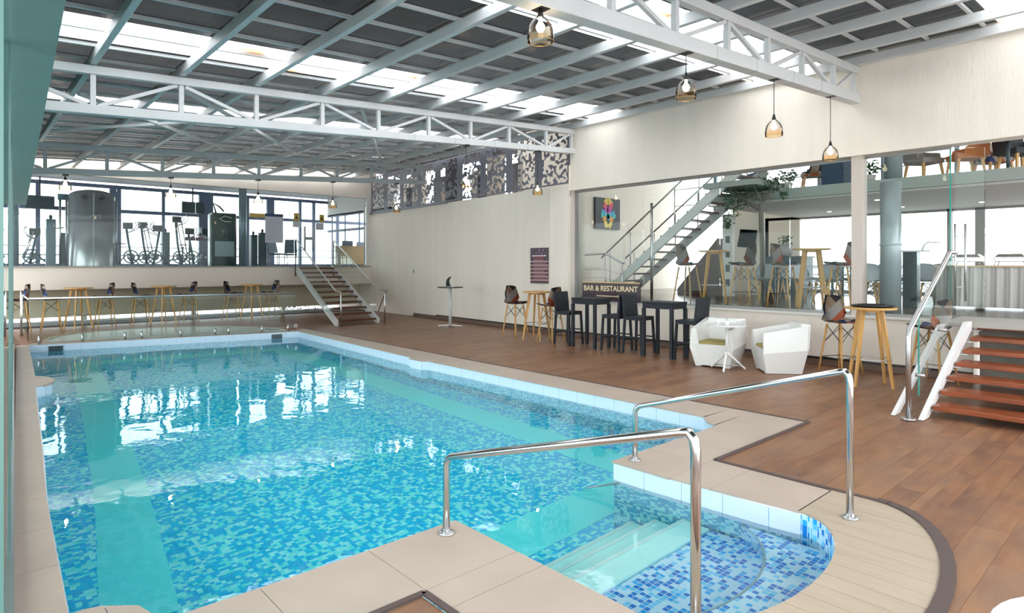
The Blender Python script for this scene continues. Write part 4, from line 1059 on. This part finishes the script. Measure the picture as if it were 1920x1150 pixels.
# ---- tree
tr = thing('indoor_tree', 'indoor tree with thin trunk and leafy crown behind the window wall', 'tree', (12.6,6.05,FR))
MB().tube([(0,0,0),(.01,0,1.0),(-.01,.02,1.7),(0,.02,2.1)], .055, 10, r2=.045).build('trunk', BARK, tr)
for q in ([(0,.02,2.0),(-.1,.3,2.15),(-.1,.6,2.3)], [(0,.02,2.05),(.05,-.2,2.4),(.1,-.3,2.6)], [(0,.02,1.9),(.0,.35,2.1),(.05,.7,2.0)], [(0,.02,2.1),(0,.2,2.45),(0,.25,2.6)]): MB().tube(q, .03, 8, r2=.012).build('branch', BARK, tr)
m = MB()
for i, (c, R) in enumerate((((0,.28,2.38),.26),((-.1,.62,2.25),.24),((.05,.72,1.98),.2),((0,.78,1.72),.17),((0,.45,2.15),.2),((.1,-.25,2.45),.2),((0,0,2.45),.22),((0,-.45,2.2),.1),((0,.72,2.6),.12))): foliage(m, c, R, int(560*R), .035, i)
m.build('crown', LEAF, tr, fix=False)

# ---- restaurant column, tables, stools, chairs
column('large round grey column inside the restaurant, right of the beige pillar', 12.0, 3.48, FR, 3.05, .16, mat('grey_column', (.33,.38,.40), .3, .25))
column('upper part of a round column on the mezzanine, above the grey one', 13.6, 3.9, 3.24, 5.5, .16, MATS['grey_column'])
def rp(u, X): q = atX(u, X); return (X, q.y, FR)
for u, X, lb in ((1340,11.25,'oak bar table inside the restaurant, left one behind the glass'), (1522,11.2,'oak bar table inside the restaurant, right one behind the glass')):
    dup(BT, lb, rp(u, X), .5, 'oak bar tables behind the glass')
for u, X, r_, lb in ((1289,11.2,0-PI/2*0+PI,'patchwork stool behind the glass left of the left inner table'), (1396,11.2,.05,'patchwork stool behind the glass right of the left inner table'), (1468,11.25,PI,'patchwork stool behind the glass left of the right inner table'), (1580,11.2,0,'patchwork stool behind the glass beside the beige pillar')):
    dup(ST, lb, rp(u, X), r_, 'patchwork stools behind the glass')
LC = make_stool('white shell chair in the restaurant just right of the tree trunk', rp(1425,12.4), 1.2, 'white shell chairs in the restaurant', .45, GREYC, True)
lowc = [(1456,13.2,.4),(1500,12.6,2.5),(1535,13.4,.8),(1480,14.4,2.0),(1552,12.4,1.2),(1590,13.6,.3),(1622,12.6,1.9),(1640,13.8,.4),(1629,15.0,2.0),(1648,13.4,1.0),(1693,14.0,.2),(1738,13.9,2.2),(1752,14.2,1.0),(1700,15.0,.4)]
lowl = ['between the legs of the second inner stool and right table','directly under the right inner oak table','in the row behind the right inner oak table','far back by the restaurant window, left','under the stool beside the beige pillar','just left of the beige pillar','just right of the beige pillar','half behind the grey column','far back between pillar and column','touching the left edge of the grey column','left of the dark podium','right of the dark podium','behind the reading lamp','far back behind the dark podium']
for i, (u, X, r_) in enumerate(lowc):
    side = lowl[i]
    _x = 'left of the beige pillar' if u < 1600 else ('between beige pillar and grey column' if u < 1660 else 'right of the grey column')
    dup(LC, 'white shell chair ' + side, rp(u, X), r_, 'white shell chairs in the restaurant')
for u, X, lb in ((1515,13.6,'long dining table behind the inner oak bar table'), (1645,14.2,'dining table behind the grey column')):
    t = thing('dining_table', lb, 'table', rp(u, X)); MB().box((-.35,-.7,.72),(.35,.7,.75)).build('table_top', mat('white_laminate', (.6,.66,.7), .3), t, bevel=.004)
    for sx in (-1,1):
        for sy in (-1,1): MB().box((sx*.3,sy*.62,0),(sx*.26,sy*.58,.72)).build('leg', DARKG, t)
t = thing('service_counter', 'dark counter in front of the bright restaurant window', 'counter', (16.0, atX(1478,16).y, FR)); MB().box((-.3,-.5,0),(.3,.5,.95)).build('body', mat('dark_blue_counter', (.03,.06,.09), .4), t); MB().box((-.33,-.55,.95),(.33,.55,.99)).build('worktop', mat('dark_blue_counter'), t)
t = thing('round_planter', 'rounded pot with green succulent on the dark counter', 'plant', (16.0, atX(1467,16).y, FR+.99)); MB().lathe([(0,0),(.2,0),(.28,.1),(.25,.25),(.1,.32),(0,.32)], 20).build('pot', mat('grey_pot', (.4,.38,.36), .7), t)
m = MB(); foliage(m, (0,-.1,.4), .16, 60, .06, 9); m.build('leaves', LEAF, t, fix=False)
# podium with lamp sculpture
t = thing('host_podium', 'dark square podium with white top right of the grey column', 'podium', (12.5,3.3,FR))
MB().box((-.1,-.11,0),(.1,.11,.99)).build('body', mat('podium_black', (.02,.03,.035), .25), t); MB().box((-.18,-.32,.99),(.18,.26,1.015)).build('top', WPLAST, t)
t = thing('reading_lamp', 'curved thin steel reading lamp on the podium', 'lamp', (12.5,3.1,FR+1.015)); MB().tube([(0,.04,0),(0,.0,.10),(0,-.06,.14),(0,-.25,.12)], .012, 8).build('arm', SATIN, t); MB().lathe([(0,0),(.04,0),(.04,.01),(0,.01)], 16, (0,.04,0)).build('base', SATIN, t)
# buffet
bf = thing('buffet_table', 'long buffet table with pleated grey skirt', 'table', (13.0,1.75,FR))
m = MB(); n = 150; top, bot = [], []
def per(s):
    a, b2 = .45, 1.2; P = [(-a,b2),(-a,-b2),(a,-b2),(a,b2)]; k = int(s*4) % 4; f = s*4-int(s*4); p, q = P[k], P[(k+1)%4]; return Vector((p[0]+(q[0]-p[0])*f, p[1]+(q[1]-p[1])*f, 0)), Vector(((1,0,0),(0,1,0),(-1,0,0),(0,-1,0))[k])*-1
for i in range(n*4):
    p, nn = per(i/(n*4)); w1 = .012*math.sin(i*.62)+.006*math.sin(i*1.7); top.append(m.bm.verts.new(p+nn*w1*.5+Vector((0,0,.72)))); bot.append(m.bm.verts.new(p*1.01+nn*w1*2.2+Vector((0,0,.06))))
for i in range(n*4):
    j = (i+1) % (n*4); f = m.bm.faces.new((bot[i], bot[j], top[j], top[i])); f.smooth = True
m.build('table_skirt', CLOTH, bf, fix=False)
MB().box((-.47,-1.22,.72),(.47,1.22,.75)).build('table_top', mat('beige_cloth', (.55,.40,.24), .8), bf)
for sy in (-1.1,0,1.1): MB().box((-.38,sy-.03,0),(-.32,sy+.03,.7)).build('leg', DARKG, bf)
for i, (y, lb) in enumerate(((2.56,'left steel chafing dish on the buffet'),(1.98,'right steel chafing dish on the buffet'))):
    t = thing('chafing_dish', lb, 'chafing dish', (12.9,y,FR+.75), 0, 'steel chafing dishes on the buffet')
    MB().box((-.15,-.2,.06),(.15,.2,.14)).build('pan', STEEL, t, bevel=.01); MB().hull([(-.15,-.2,.142),(.15,-.2,.142),(-.15,.2,.142),(.15,.2,.142),(-.1,-.15,.19),(.1,-.15,.19),(-.1,.15,.19),(.1,.15,.19)]).build('lid', STEEL, t)
    for sx in (-1,1):
        for sy in (-1,1): MB().tube([(sx*.14,sy*.18,.06),(sx*.15,sy*.2,0)], .008, 6).build('leg', SATIN, t)
# mezzanine furniture
MEZ = 3.242
def mezchair(label, u, X, rotz, mt, legm=WOODL):
    X = X+.8; p = atX(u, X); t = thing('mezzanine_chair', label, 'chair', (X,p.y,MEZ), rotz)
    MB().hull([(sx*.24,sy*.22,.40) for sx in (-1,1) for sy in (-1,1)]+[(sx*.26,sy*.25,.5) for sx in (-1,1) for sy in (-1,1)]).build('seat', mt, t)
    MB().hull([(sx*.24,y,.45) for sx in (-1,1) for y in (-.25,-.17)]+[(sx*.27,y,.86) for sx in (-1,1) for y in (-.33,-.26)]).build('backrest', mt, t)
    for sx in (-1,1):
        MB().hull([(sx*.27,-.28,.45),(sx*.22,-.28,.45),(sx*.27,.15,.45),(sx*.22,.15,.45),(sx*.3,-.28,.7),(sx*.25,-.28,.7),(sx*.29,.1,.62),(sx*.25,.1,.62)]).build('armrest', mt, t)
        for sy in (-1,1): MB().beam((sx*.2,sy*.19,.42),(sx*.25,sy*.24,0),.045,.045,w2=.03,h2=.03).build('leg', legm, t)
mezchair('blue-grey tub chair on the mezzanine above the tree', 1412, 14.0, .3, mat('blue_grey_fabric', (.10,.15,.22), .8), DARKG)
mezchair('red-legged patchwork chair on the mezzanine left of the beige pillar', 1525, 13.8, .5, PATCH)
mezchair('grey chair on the mezzanine, centre of the bright gap right of the pillar', 1732, 13.6, 2.6, mat('taupe_fabric', (.25,.20,.18), .8))
mezchair('orange and blue armchair on the mezzanine at upper right', 1810, 13.6, .6, mat('orange_fabric', (.5,.16,.05), .8))
mezchair('patchwork chair on the mezzanine, right of the orange one', 1862, 14.5, 2.4, PATCH)
mezchair('dark chair on the mezzanine at the right picture edge', 1912, 13.7, 2.4, mat('dark_fabric', (.05,.055,.06), .8))
t = thing('mezzanine_sofa', 'dark blue high-backed seat on the mezzanine beside the beige pillar', 'sofa', (13.8, atX(1570,13.8).y, MEZ)); MB().box((-.3,-.22,0),(.3,.22,.75)).build('body', mat('navy_fabric', (.035,.06,.11), .8), t, bevel=.02); MB().box((-.28,-.2,.75),(-.2,.2,.95)).build('back', mat('navy_fabric'), t)
t = thing('glass_tumbler_table', 'dark round table on the mezzanine at upper right', 'table', (14.1, atX(1890,14.1).y, MEZ)); MB().disc(.45,.71,.74,28).build('table_top', DARKG, t); MB().tube([(0,0,0),(0,0,.71)],.03,10).build('stem', DARKG, t)
for i, (u, lb) in enumerate(((1440,'small green plant on the mezzanine shelf above the tree'), (1475,'spiky potted plant on the mezzanine edge'), (1630,'leafy plant on the mezzanine right of the beige pillar'))):
    X = 13.3; p = atX(u, X); t = thing('potted_plant', lb, 'plant', (X,p.y,MEZ-.12 if i == 0 else MEZ)); MB().lathe([(0,0),(.09,0),(.12,.14),(0,.14)], 14).build('pot', mat('grey_pot'), t)
    m = MB(); foliage(m, (0,0,.28), .2, 130, .05, 20+i, (1,1.2,.8)); m.build('leaves', LEAF, t, fix=False)
t = thing('planter_shelf', 'stacked timber planter shelf at the left end of the mezzanine', 'shelf', (13.2, atX(1420,13.2).y, 3.0))
for k in range(3): MB().box((-.3,-.45+.1*k,.05+k*.12),(.3,.4,.09+k*.12)).build('board', mat('grey_timber', (.35,.31,.26), .7), t)
# ceiling downlights in restaurant
for u, v in ((1841,379),(1555,397),(1645,375),(1691,388)):
    p = ray(u, v); tt = (2.985-EYE)/p[2]
    t = thing('recessed_downlight', 'small lit downlight in the restaurant ceiling %s' % ('right of the door handle' if u > 1800 else 'left of the beige pillar' if u < 1600 else 'left of the grey column' if u < 1660 else 'right of the grey column'), 'downlight', (p[0]*tt,p[1]*tt,2.985), 0, 'restaurant downlights')
    MB().lathe([(0,-.006),(.05,-.006),(.05,0),(0,0)], 14).build('diffuser', DLIGHT, t); MB().torus(.055,.006,(0,0,-.002),16,5).build('trim_ring', WPLAST, t)
# far hazy city blocks
for i, (x, y, sx, sy, h) in enumerate(((120,40,14,20,-6),(140,62,10,12,-3),(115,75,12,16,-7),(150,25,16,24,-9))):
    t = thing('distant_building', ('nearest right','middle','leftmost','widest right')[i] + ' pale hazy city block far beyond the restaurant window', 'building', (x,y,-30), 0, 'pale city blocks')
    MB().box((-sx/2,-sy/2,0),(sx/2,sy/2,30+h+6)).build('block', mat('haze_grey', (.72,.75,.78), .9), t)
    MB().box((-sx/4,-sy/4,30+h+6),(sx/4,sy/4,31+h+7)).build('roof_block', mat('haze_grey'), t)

# ---- gym equipment
GZ = 1.56
def gx_(u, Y): return atY(u, Y).x
t = thing('cable_machine_cabinet', 'large silver curved cable machine cabinet in the gym', 'gym machine', (gx_(172,21.6),21.6,GZ)); R = .58
m = MB(); n = 20; lo2, hi2 = [], []
for k in range(n+1):
    a = PI + PI*k/n; x = math.cos(a)*R; y = math.sin(a)*.35; z = 2.02 + .22*math.sin(PI*k/n)**.8; lo2.append(m.bm.verts.new((x,y,0))); hi2.append(m.bm.verts.new((x,y,z)))
for k in range(n): f = m.bm.faces.new((lo2[k],lo2[k+1],hi2[k+1],hi2[k])); f.smooth = True
m.bm.faces.new(hi2); m.face([(R,0,0),(-R,0,0),(-R,0,2.02),(R,0,2.02)]); m.build('shroud', SILVER, t, fix=False)
MB().box((-.012,-.356,.02),(.012,-.345,2.15)).build('seam_strip', GSTEEL, t)
for s in (-1,1): MB().hull([(s*.13,-.35,2.02),(s*.13,-.35,2.08),(s*.3,-.32,2.04),(s*.3,-.32,2.06),(s*.2,-.345,2.09),(s*.2,-.345,2.01),(s*.13,-.33,2.05),(s*.3,-.3,2.05)]).build('vent', DARKG, t)
for s in (-1,1): MB().tube([(s*(R+.03),-.02,0),(s*(R+.03),-.02,2.0)], .022, 8).build('side_tube', SATIN, t)
t = thing('cable_crossover', 'slim cable tower left of the silver gym cabinet', 'gym machine', (gx_(119,21.9),21.9,GZ))
for x in (-.08,.08): MB().tube([(x,0,0),(x,0,2.05)], .03, 8).build('upright', SATIN, t)
MB().box((-.14,-.1,1.95),(.14,.1,2.12)).build('head', MACH, t); MB().box((-.2,-.3,0),(.4,.3,.08)).build('base', MACH, t)
MB().tube([(0,-.05,1.2),(.3,-.2,1.25),(.42,-.2,1.22)], .02, 8).build('arm', SATIN, t); MB().tube([(0,-.05,1.15),(-.25,-.2,1.1)], .02, 8).build('arm', SATIN, t); MB().box((-.05,-.06,.1),(.05,.06,1.0)).build('weight_stack', DARKG, t)
t = thing('dark_machine_tower', 'dark green-grey weight machine tower in the gym', 'gym machine', (gx_(417,21.5),21.5,GZ))
MB().box((-.38,-.22,0),(.38,.22,1.78)).build('shroud', mat('dark_translucent_shroud', (.045,.08,.08), .2), t, bevel=.03)
MB().box((-.42,-.1,0),(-.38,.1,1.72)).build('side_tube', SILVER, t); MB().box((.38,-.1,0),(.42,.1,1.72)).build('side_tube', SILVER, t)
MB().box((-.3,-.235,.35),(.3,-.222,.85)).build('lower_panel', mat('pale_panel', (.42,.52,.56), .3), t)
m = MB(); m.tube([(.22,-.24,1.62),(.0,-.24,1.68),(-.16,-.24,1.58),(.0,-.24,1.5),(.2,-.24,1.5)], .018, 6); m.build('emblem', WPLAST, t)
MB().tube([(0,-.24,1.3),(-.1,-.26,.95),(.1,-.26,.95),(0,-.24,1.3)], .01, 6).build('cable_handle', SATIN, t)
MB().tube([(-.2,0,1.78),(-.28,0,2.1),(-.1,0,2.0),(.05,0,1.85)], .03, 8).build('pulley_arm', DARKG, t)
def bike(label, u, Y, h=1.35, flip=1, kind=0):
    h *= 1.18
    t = thing('exercise_machine', label, 'gym machine', (gx_(u,Y),Y,GZ), 0, 'exercise machines behind the gym glass')
    MB().box((-.32,-.1,0),(.32,.1,.08)).build('base', MACH, t)
    fw = MB().torus(.19,.022,(0,0,0),24,6).xform(Matrix.Translation((.08*flip,0,.32)) @ Matrix.Rotation(PI/2,4,'X')).build('flywheel', MACH, t)
    MB().lathe([(0,-.02),(.11,-.02),(.11,.02),(0,.02)], 20).xform(Matrix.Translation((.08*flip,0,.32)) @ Matrix.Rotation(PI/2,4,'X')).build('wheel_cover', SILVER, fw)
    for k in range(3): MB().beam((.08*flip,0,.32),(.08*flip+.19*math.cos(k*2.1+.4),0,.32+.19*math.sin(k*2.1+.4)),.02,.02).build('spoke', MACH, fw)
    MB().tube([(-.3,0,.08),(.0,0,.42),(.3,0,.08)], .022, 8).build('frame_tube', MACH, t)
    MB().tube([(.12*flip,0,.1),(.02*flip,0,.7),(-.04*flip,0,h-.2)], .035, 8).build('mast', MACH, t)
    MB().box((-.14,-.05,h-.2),(.12,.03,h)).build('console', DARKG, t)
    for s in (-1,1): MB().tube([(-.04*flip,s*.12,h-.32),(.18*flip,s*.22,h-.22),(.28*flip,s*.24,h-.05),(.2*flip,s*.24,h+.04)], .016, 8).build('handle', SATIN, t)
    if kind == 0:
        MB().tube([(-.22*flip,0,.08),(-.2*flip,0,.65)], .025, 8).build('seat_post', MACH, t); MB().hull([(-.3*flip,-.1,.68),(-.3*flip,.1,.68),(-.05*flip,0,.7),(-.3*flip,-.1,.72),(-.3*flip,.1,.72),(-.05*flip,0,.73)]).build('saddle', DARKG, t)
    else:
        for s in (-1,1): MB().beam((-.35*flip,s*.15,.2),(.3*flip,s*.15,.3),.08,.04).build('pedal_arm', MACH, t); MB().tube([(.25*flip,s*.24,.3),(.05*flip,s*.26,h-.1)], .018, 8).build('swing_arm', SATIN, t)
bike('exercise bike directly right of the silver gym cabinet', 240, 21.6, 1.15, 1)
bike('cross trainer second right of the silver gym cabinet', 268, 22.0, 1.2, 1, 1)
bike('exercise bike in the middle of the row behind the gym glass', 296, 21.4, 1.1, -1)
bike('tallest cross trainer in the middle of the gym glass', 332, 21.8, 1.38, 1, 1)
bike('exercise bike left of the dark machine tower', 356, 21.3, 1.05, 1)
bike('small bike tucked against the dark machine tower', 386, 22.4, 1.1, -1)
bike('exercise machine at the far left, left of the cable tower', 66, 22.2, .95, -1, 1)
for u, h, Y, lb in ((95,1.35,21.4,'slim grey machine column left of the cable tower'), (310,1.15,22.6,'grey locker-like machine column among the bikes'), (475,1.12,21.8,'dark narrow speaker column right of the round column'), (492,1.2,21.6,'taller narrow speaker column beside the white notice')):
    t = thing('machine_column', lb, 'gym machine', (gx_(u,Y),Y,GZ)); MB().box((-.11,-.12,0),(.11,.12,h)).build('body', mat('slate_body', (.08,.12,.15), .35), t, bevel=.01); MB().box((-.07,-.13,h-.35),(.07,-.12,h-.1)).build('front_panel', MACH, t)
    MB().lathe([(0,h),(.03,h),(.05,h+.08),(0,h+.14)], 12).build('top_cap', DARKG, t)
t = thing('weight_bench', 'red padded bench in the gym right of the bikes', 'bench', (gx_(376,22.8),22.8,GZ)); MB().box((-.5,-.14,.9),(.45,.14,1.02)).build('pad', mat('red_vinyl', (.16,.03,.05), .4), t, bevel=.02)
for x in (-.35,.3): MB().tube([(x,0,0),(x,0,.9)], .03, 8).build('leg', MACH, t)
for u, v0, Y, lb in ((362,380,24.9,'black television hung in front of the gym window'), (75,368,24.9,'black television at the far left gym window')):
    p = atY(u, Y, v0); t = thing('television', lb, 'television', (p.x,Y,p.z-.4)); MB().box((-.38,-.03,0),(.38,.03,.42)).build('screen', DARKG, t, bevel=.008); MB().box((-.02,.03,.15),(.02,.07,4.5-p.z+.4)).build('ceiling_bracket', BLACK, t)
# office chairs and desk to the right in the gym
def officechair(label, u, Y, r):
    t = thing('mesh_chair', label, 'chair', (gx_(u,Y),Y,GZ), r, 'grey chairs in the gym'); MB().box((-.23,-.23,.42),(.23,.23,.48)).build('seat', MATS['slate_body'], t, bevel=.02); MB().hull([(-.22,.2,.5),(.22,.2,.5),(-.2,.3,1.0),(.2,.3,1.0),(-.22,.24,.5),(.22,.24,.5),(-.2,.34,1.0),(.2,.34,1.0)]).build('backrest', mat('blue_grey_mesh', (.14,.18,.24), .6), t)
    for sx in (-1,1):
        for sy in (-1,1): MB().tube([(sx*.2,sy*.2,.42),(sx*.22,sy*.22,0)], .014, 6).build('leg', SATIN, t)
officechair('grey meeting chair in the gym below the white notice', 522, 21.2, .5); officechair('grey meeting chair in the gym nearest the stair top', 545, 21.7, -.4)
officechair('grey chair behind the wooden desk, left one', 648, 21.9, 2.9); officechair('grey chair behind the wooden desk, right one', 668, 22.6, 3.3)
t = thing('reception_desk', 'brown wooden desk front in the gym at the right', 'desk', (gx_(662,20.9),20.9,GZ)); MB().box((-.52,-.03,.1),(.52,0,.74)).build('front_panel', mat('desk_brown', (.30,.20,.09), .5), t); MB().box((-.55,-.06,.74),(.55,.5,.78)).build('desk_top', mat('desk_brown'), t)
for sx in (-1,1): MB().box((sx*.5,0,0),(sx*.46,.45,.74)).build('leg', mat('desk_brown'), t)
# notices stuck to the gym glass
YN = YF+.05
def notice(u0, v0, u1, v1, lb, mt, extra=None, name='glass_notice'):
    a, c = atY(u0, YN, v1), atY(u1, YN, v0); t = thing(name, lb, 'notice', (a.x,YN,a.z)); W1, H1 = c.x-a.x, c.z-a.z
    MB().box((0,0,0),(W1,.005,H1)).build('sheet', mt, t)
    if extra: extra(t, W1, H1)
pale = mat('pale_paper', (.55,.57,.64), .6)
def lines(t, W1, H1):
    MB().box((0,-.004,H1*.9),(W1,-.001,H1)).build('header_strip', mat('navy_print', (.03,.05,.12), .4), t)
    for k in range(9): MB().box((W1*.12,-.003,H1*(.12+k*.08)),(W1*(.6+.28*((k*37%10)/10)),-.001,H1*(.135+k*.08))).build('text_line', mat('grey_print', (.36,.38,.46), .6), t)
notice(497,402,531,455,'large pale notice with navy header on the gym glass', pale, lines)
def tri(t, W1, H1):
    MB().hull([(W1*.25,-.003,H1*.3),(W1*.75,-.003,H1*.3),(W1*.5,-.003,H1*.75),(W1*.25,-.001,H1*.3),(W1*.75,-.001,H1*.3),(W1*.5,-.001,H1*.75)]).build('pictogram', dkb, t)
notice(551,400,561,415,'small yellow sign on the left gym door', mat('yellow_sign', (.50,.36,.08), .5), tri)
notice(549,415,565,426,'small white paper below the left yellow sign', pale)
notice(599,403,608,417,'small yellow sign on the right gym door', mat('yellow_sign'), tri)
notice(592,419,607,431,'small white paper below the right yellow sign', pale)
notice(468,401,497,407,'thin yellow strip notice left of the large one', mat('yellow_sign'))
# H shaped pair of pull handles
t = thing('gym_door_handles', 'pair of tall steel pull handles on the gym glass door', 'door handle', (gx_(580,YF-.05),YF-.03,2.1)); wdt = gx_(588,YF)-gx_(572,YF)
a, c = gx_(572,YF-.05)-t.location.x, gx_(588,YF-.05)-t.location.x
for x in (a, c): MB().tube([(x,0,0),(x,0,.82)], .032, 10).build('pull_bar', GSTEEL, t)
for z in (.42,): MB().box((a,.0,z-.05),(c,.02,z+.05)).build('lock_plate', GSTEEL, t)
for x in (a, c):
    for z in (.15,.68): MB().tube([(x,0,z),(x,.07,z)], .012, 6).build('fixing', SATIN, t)
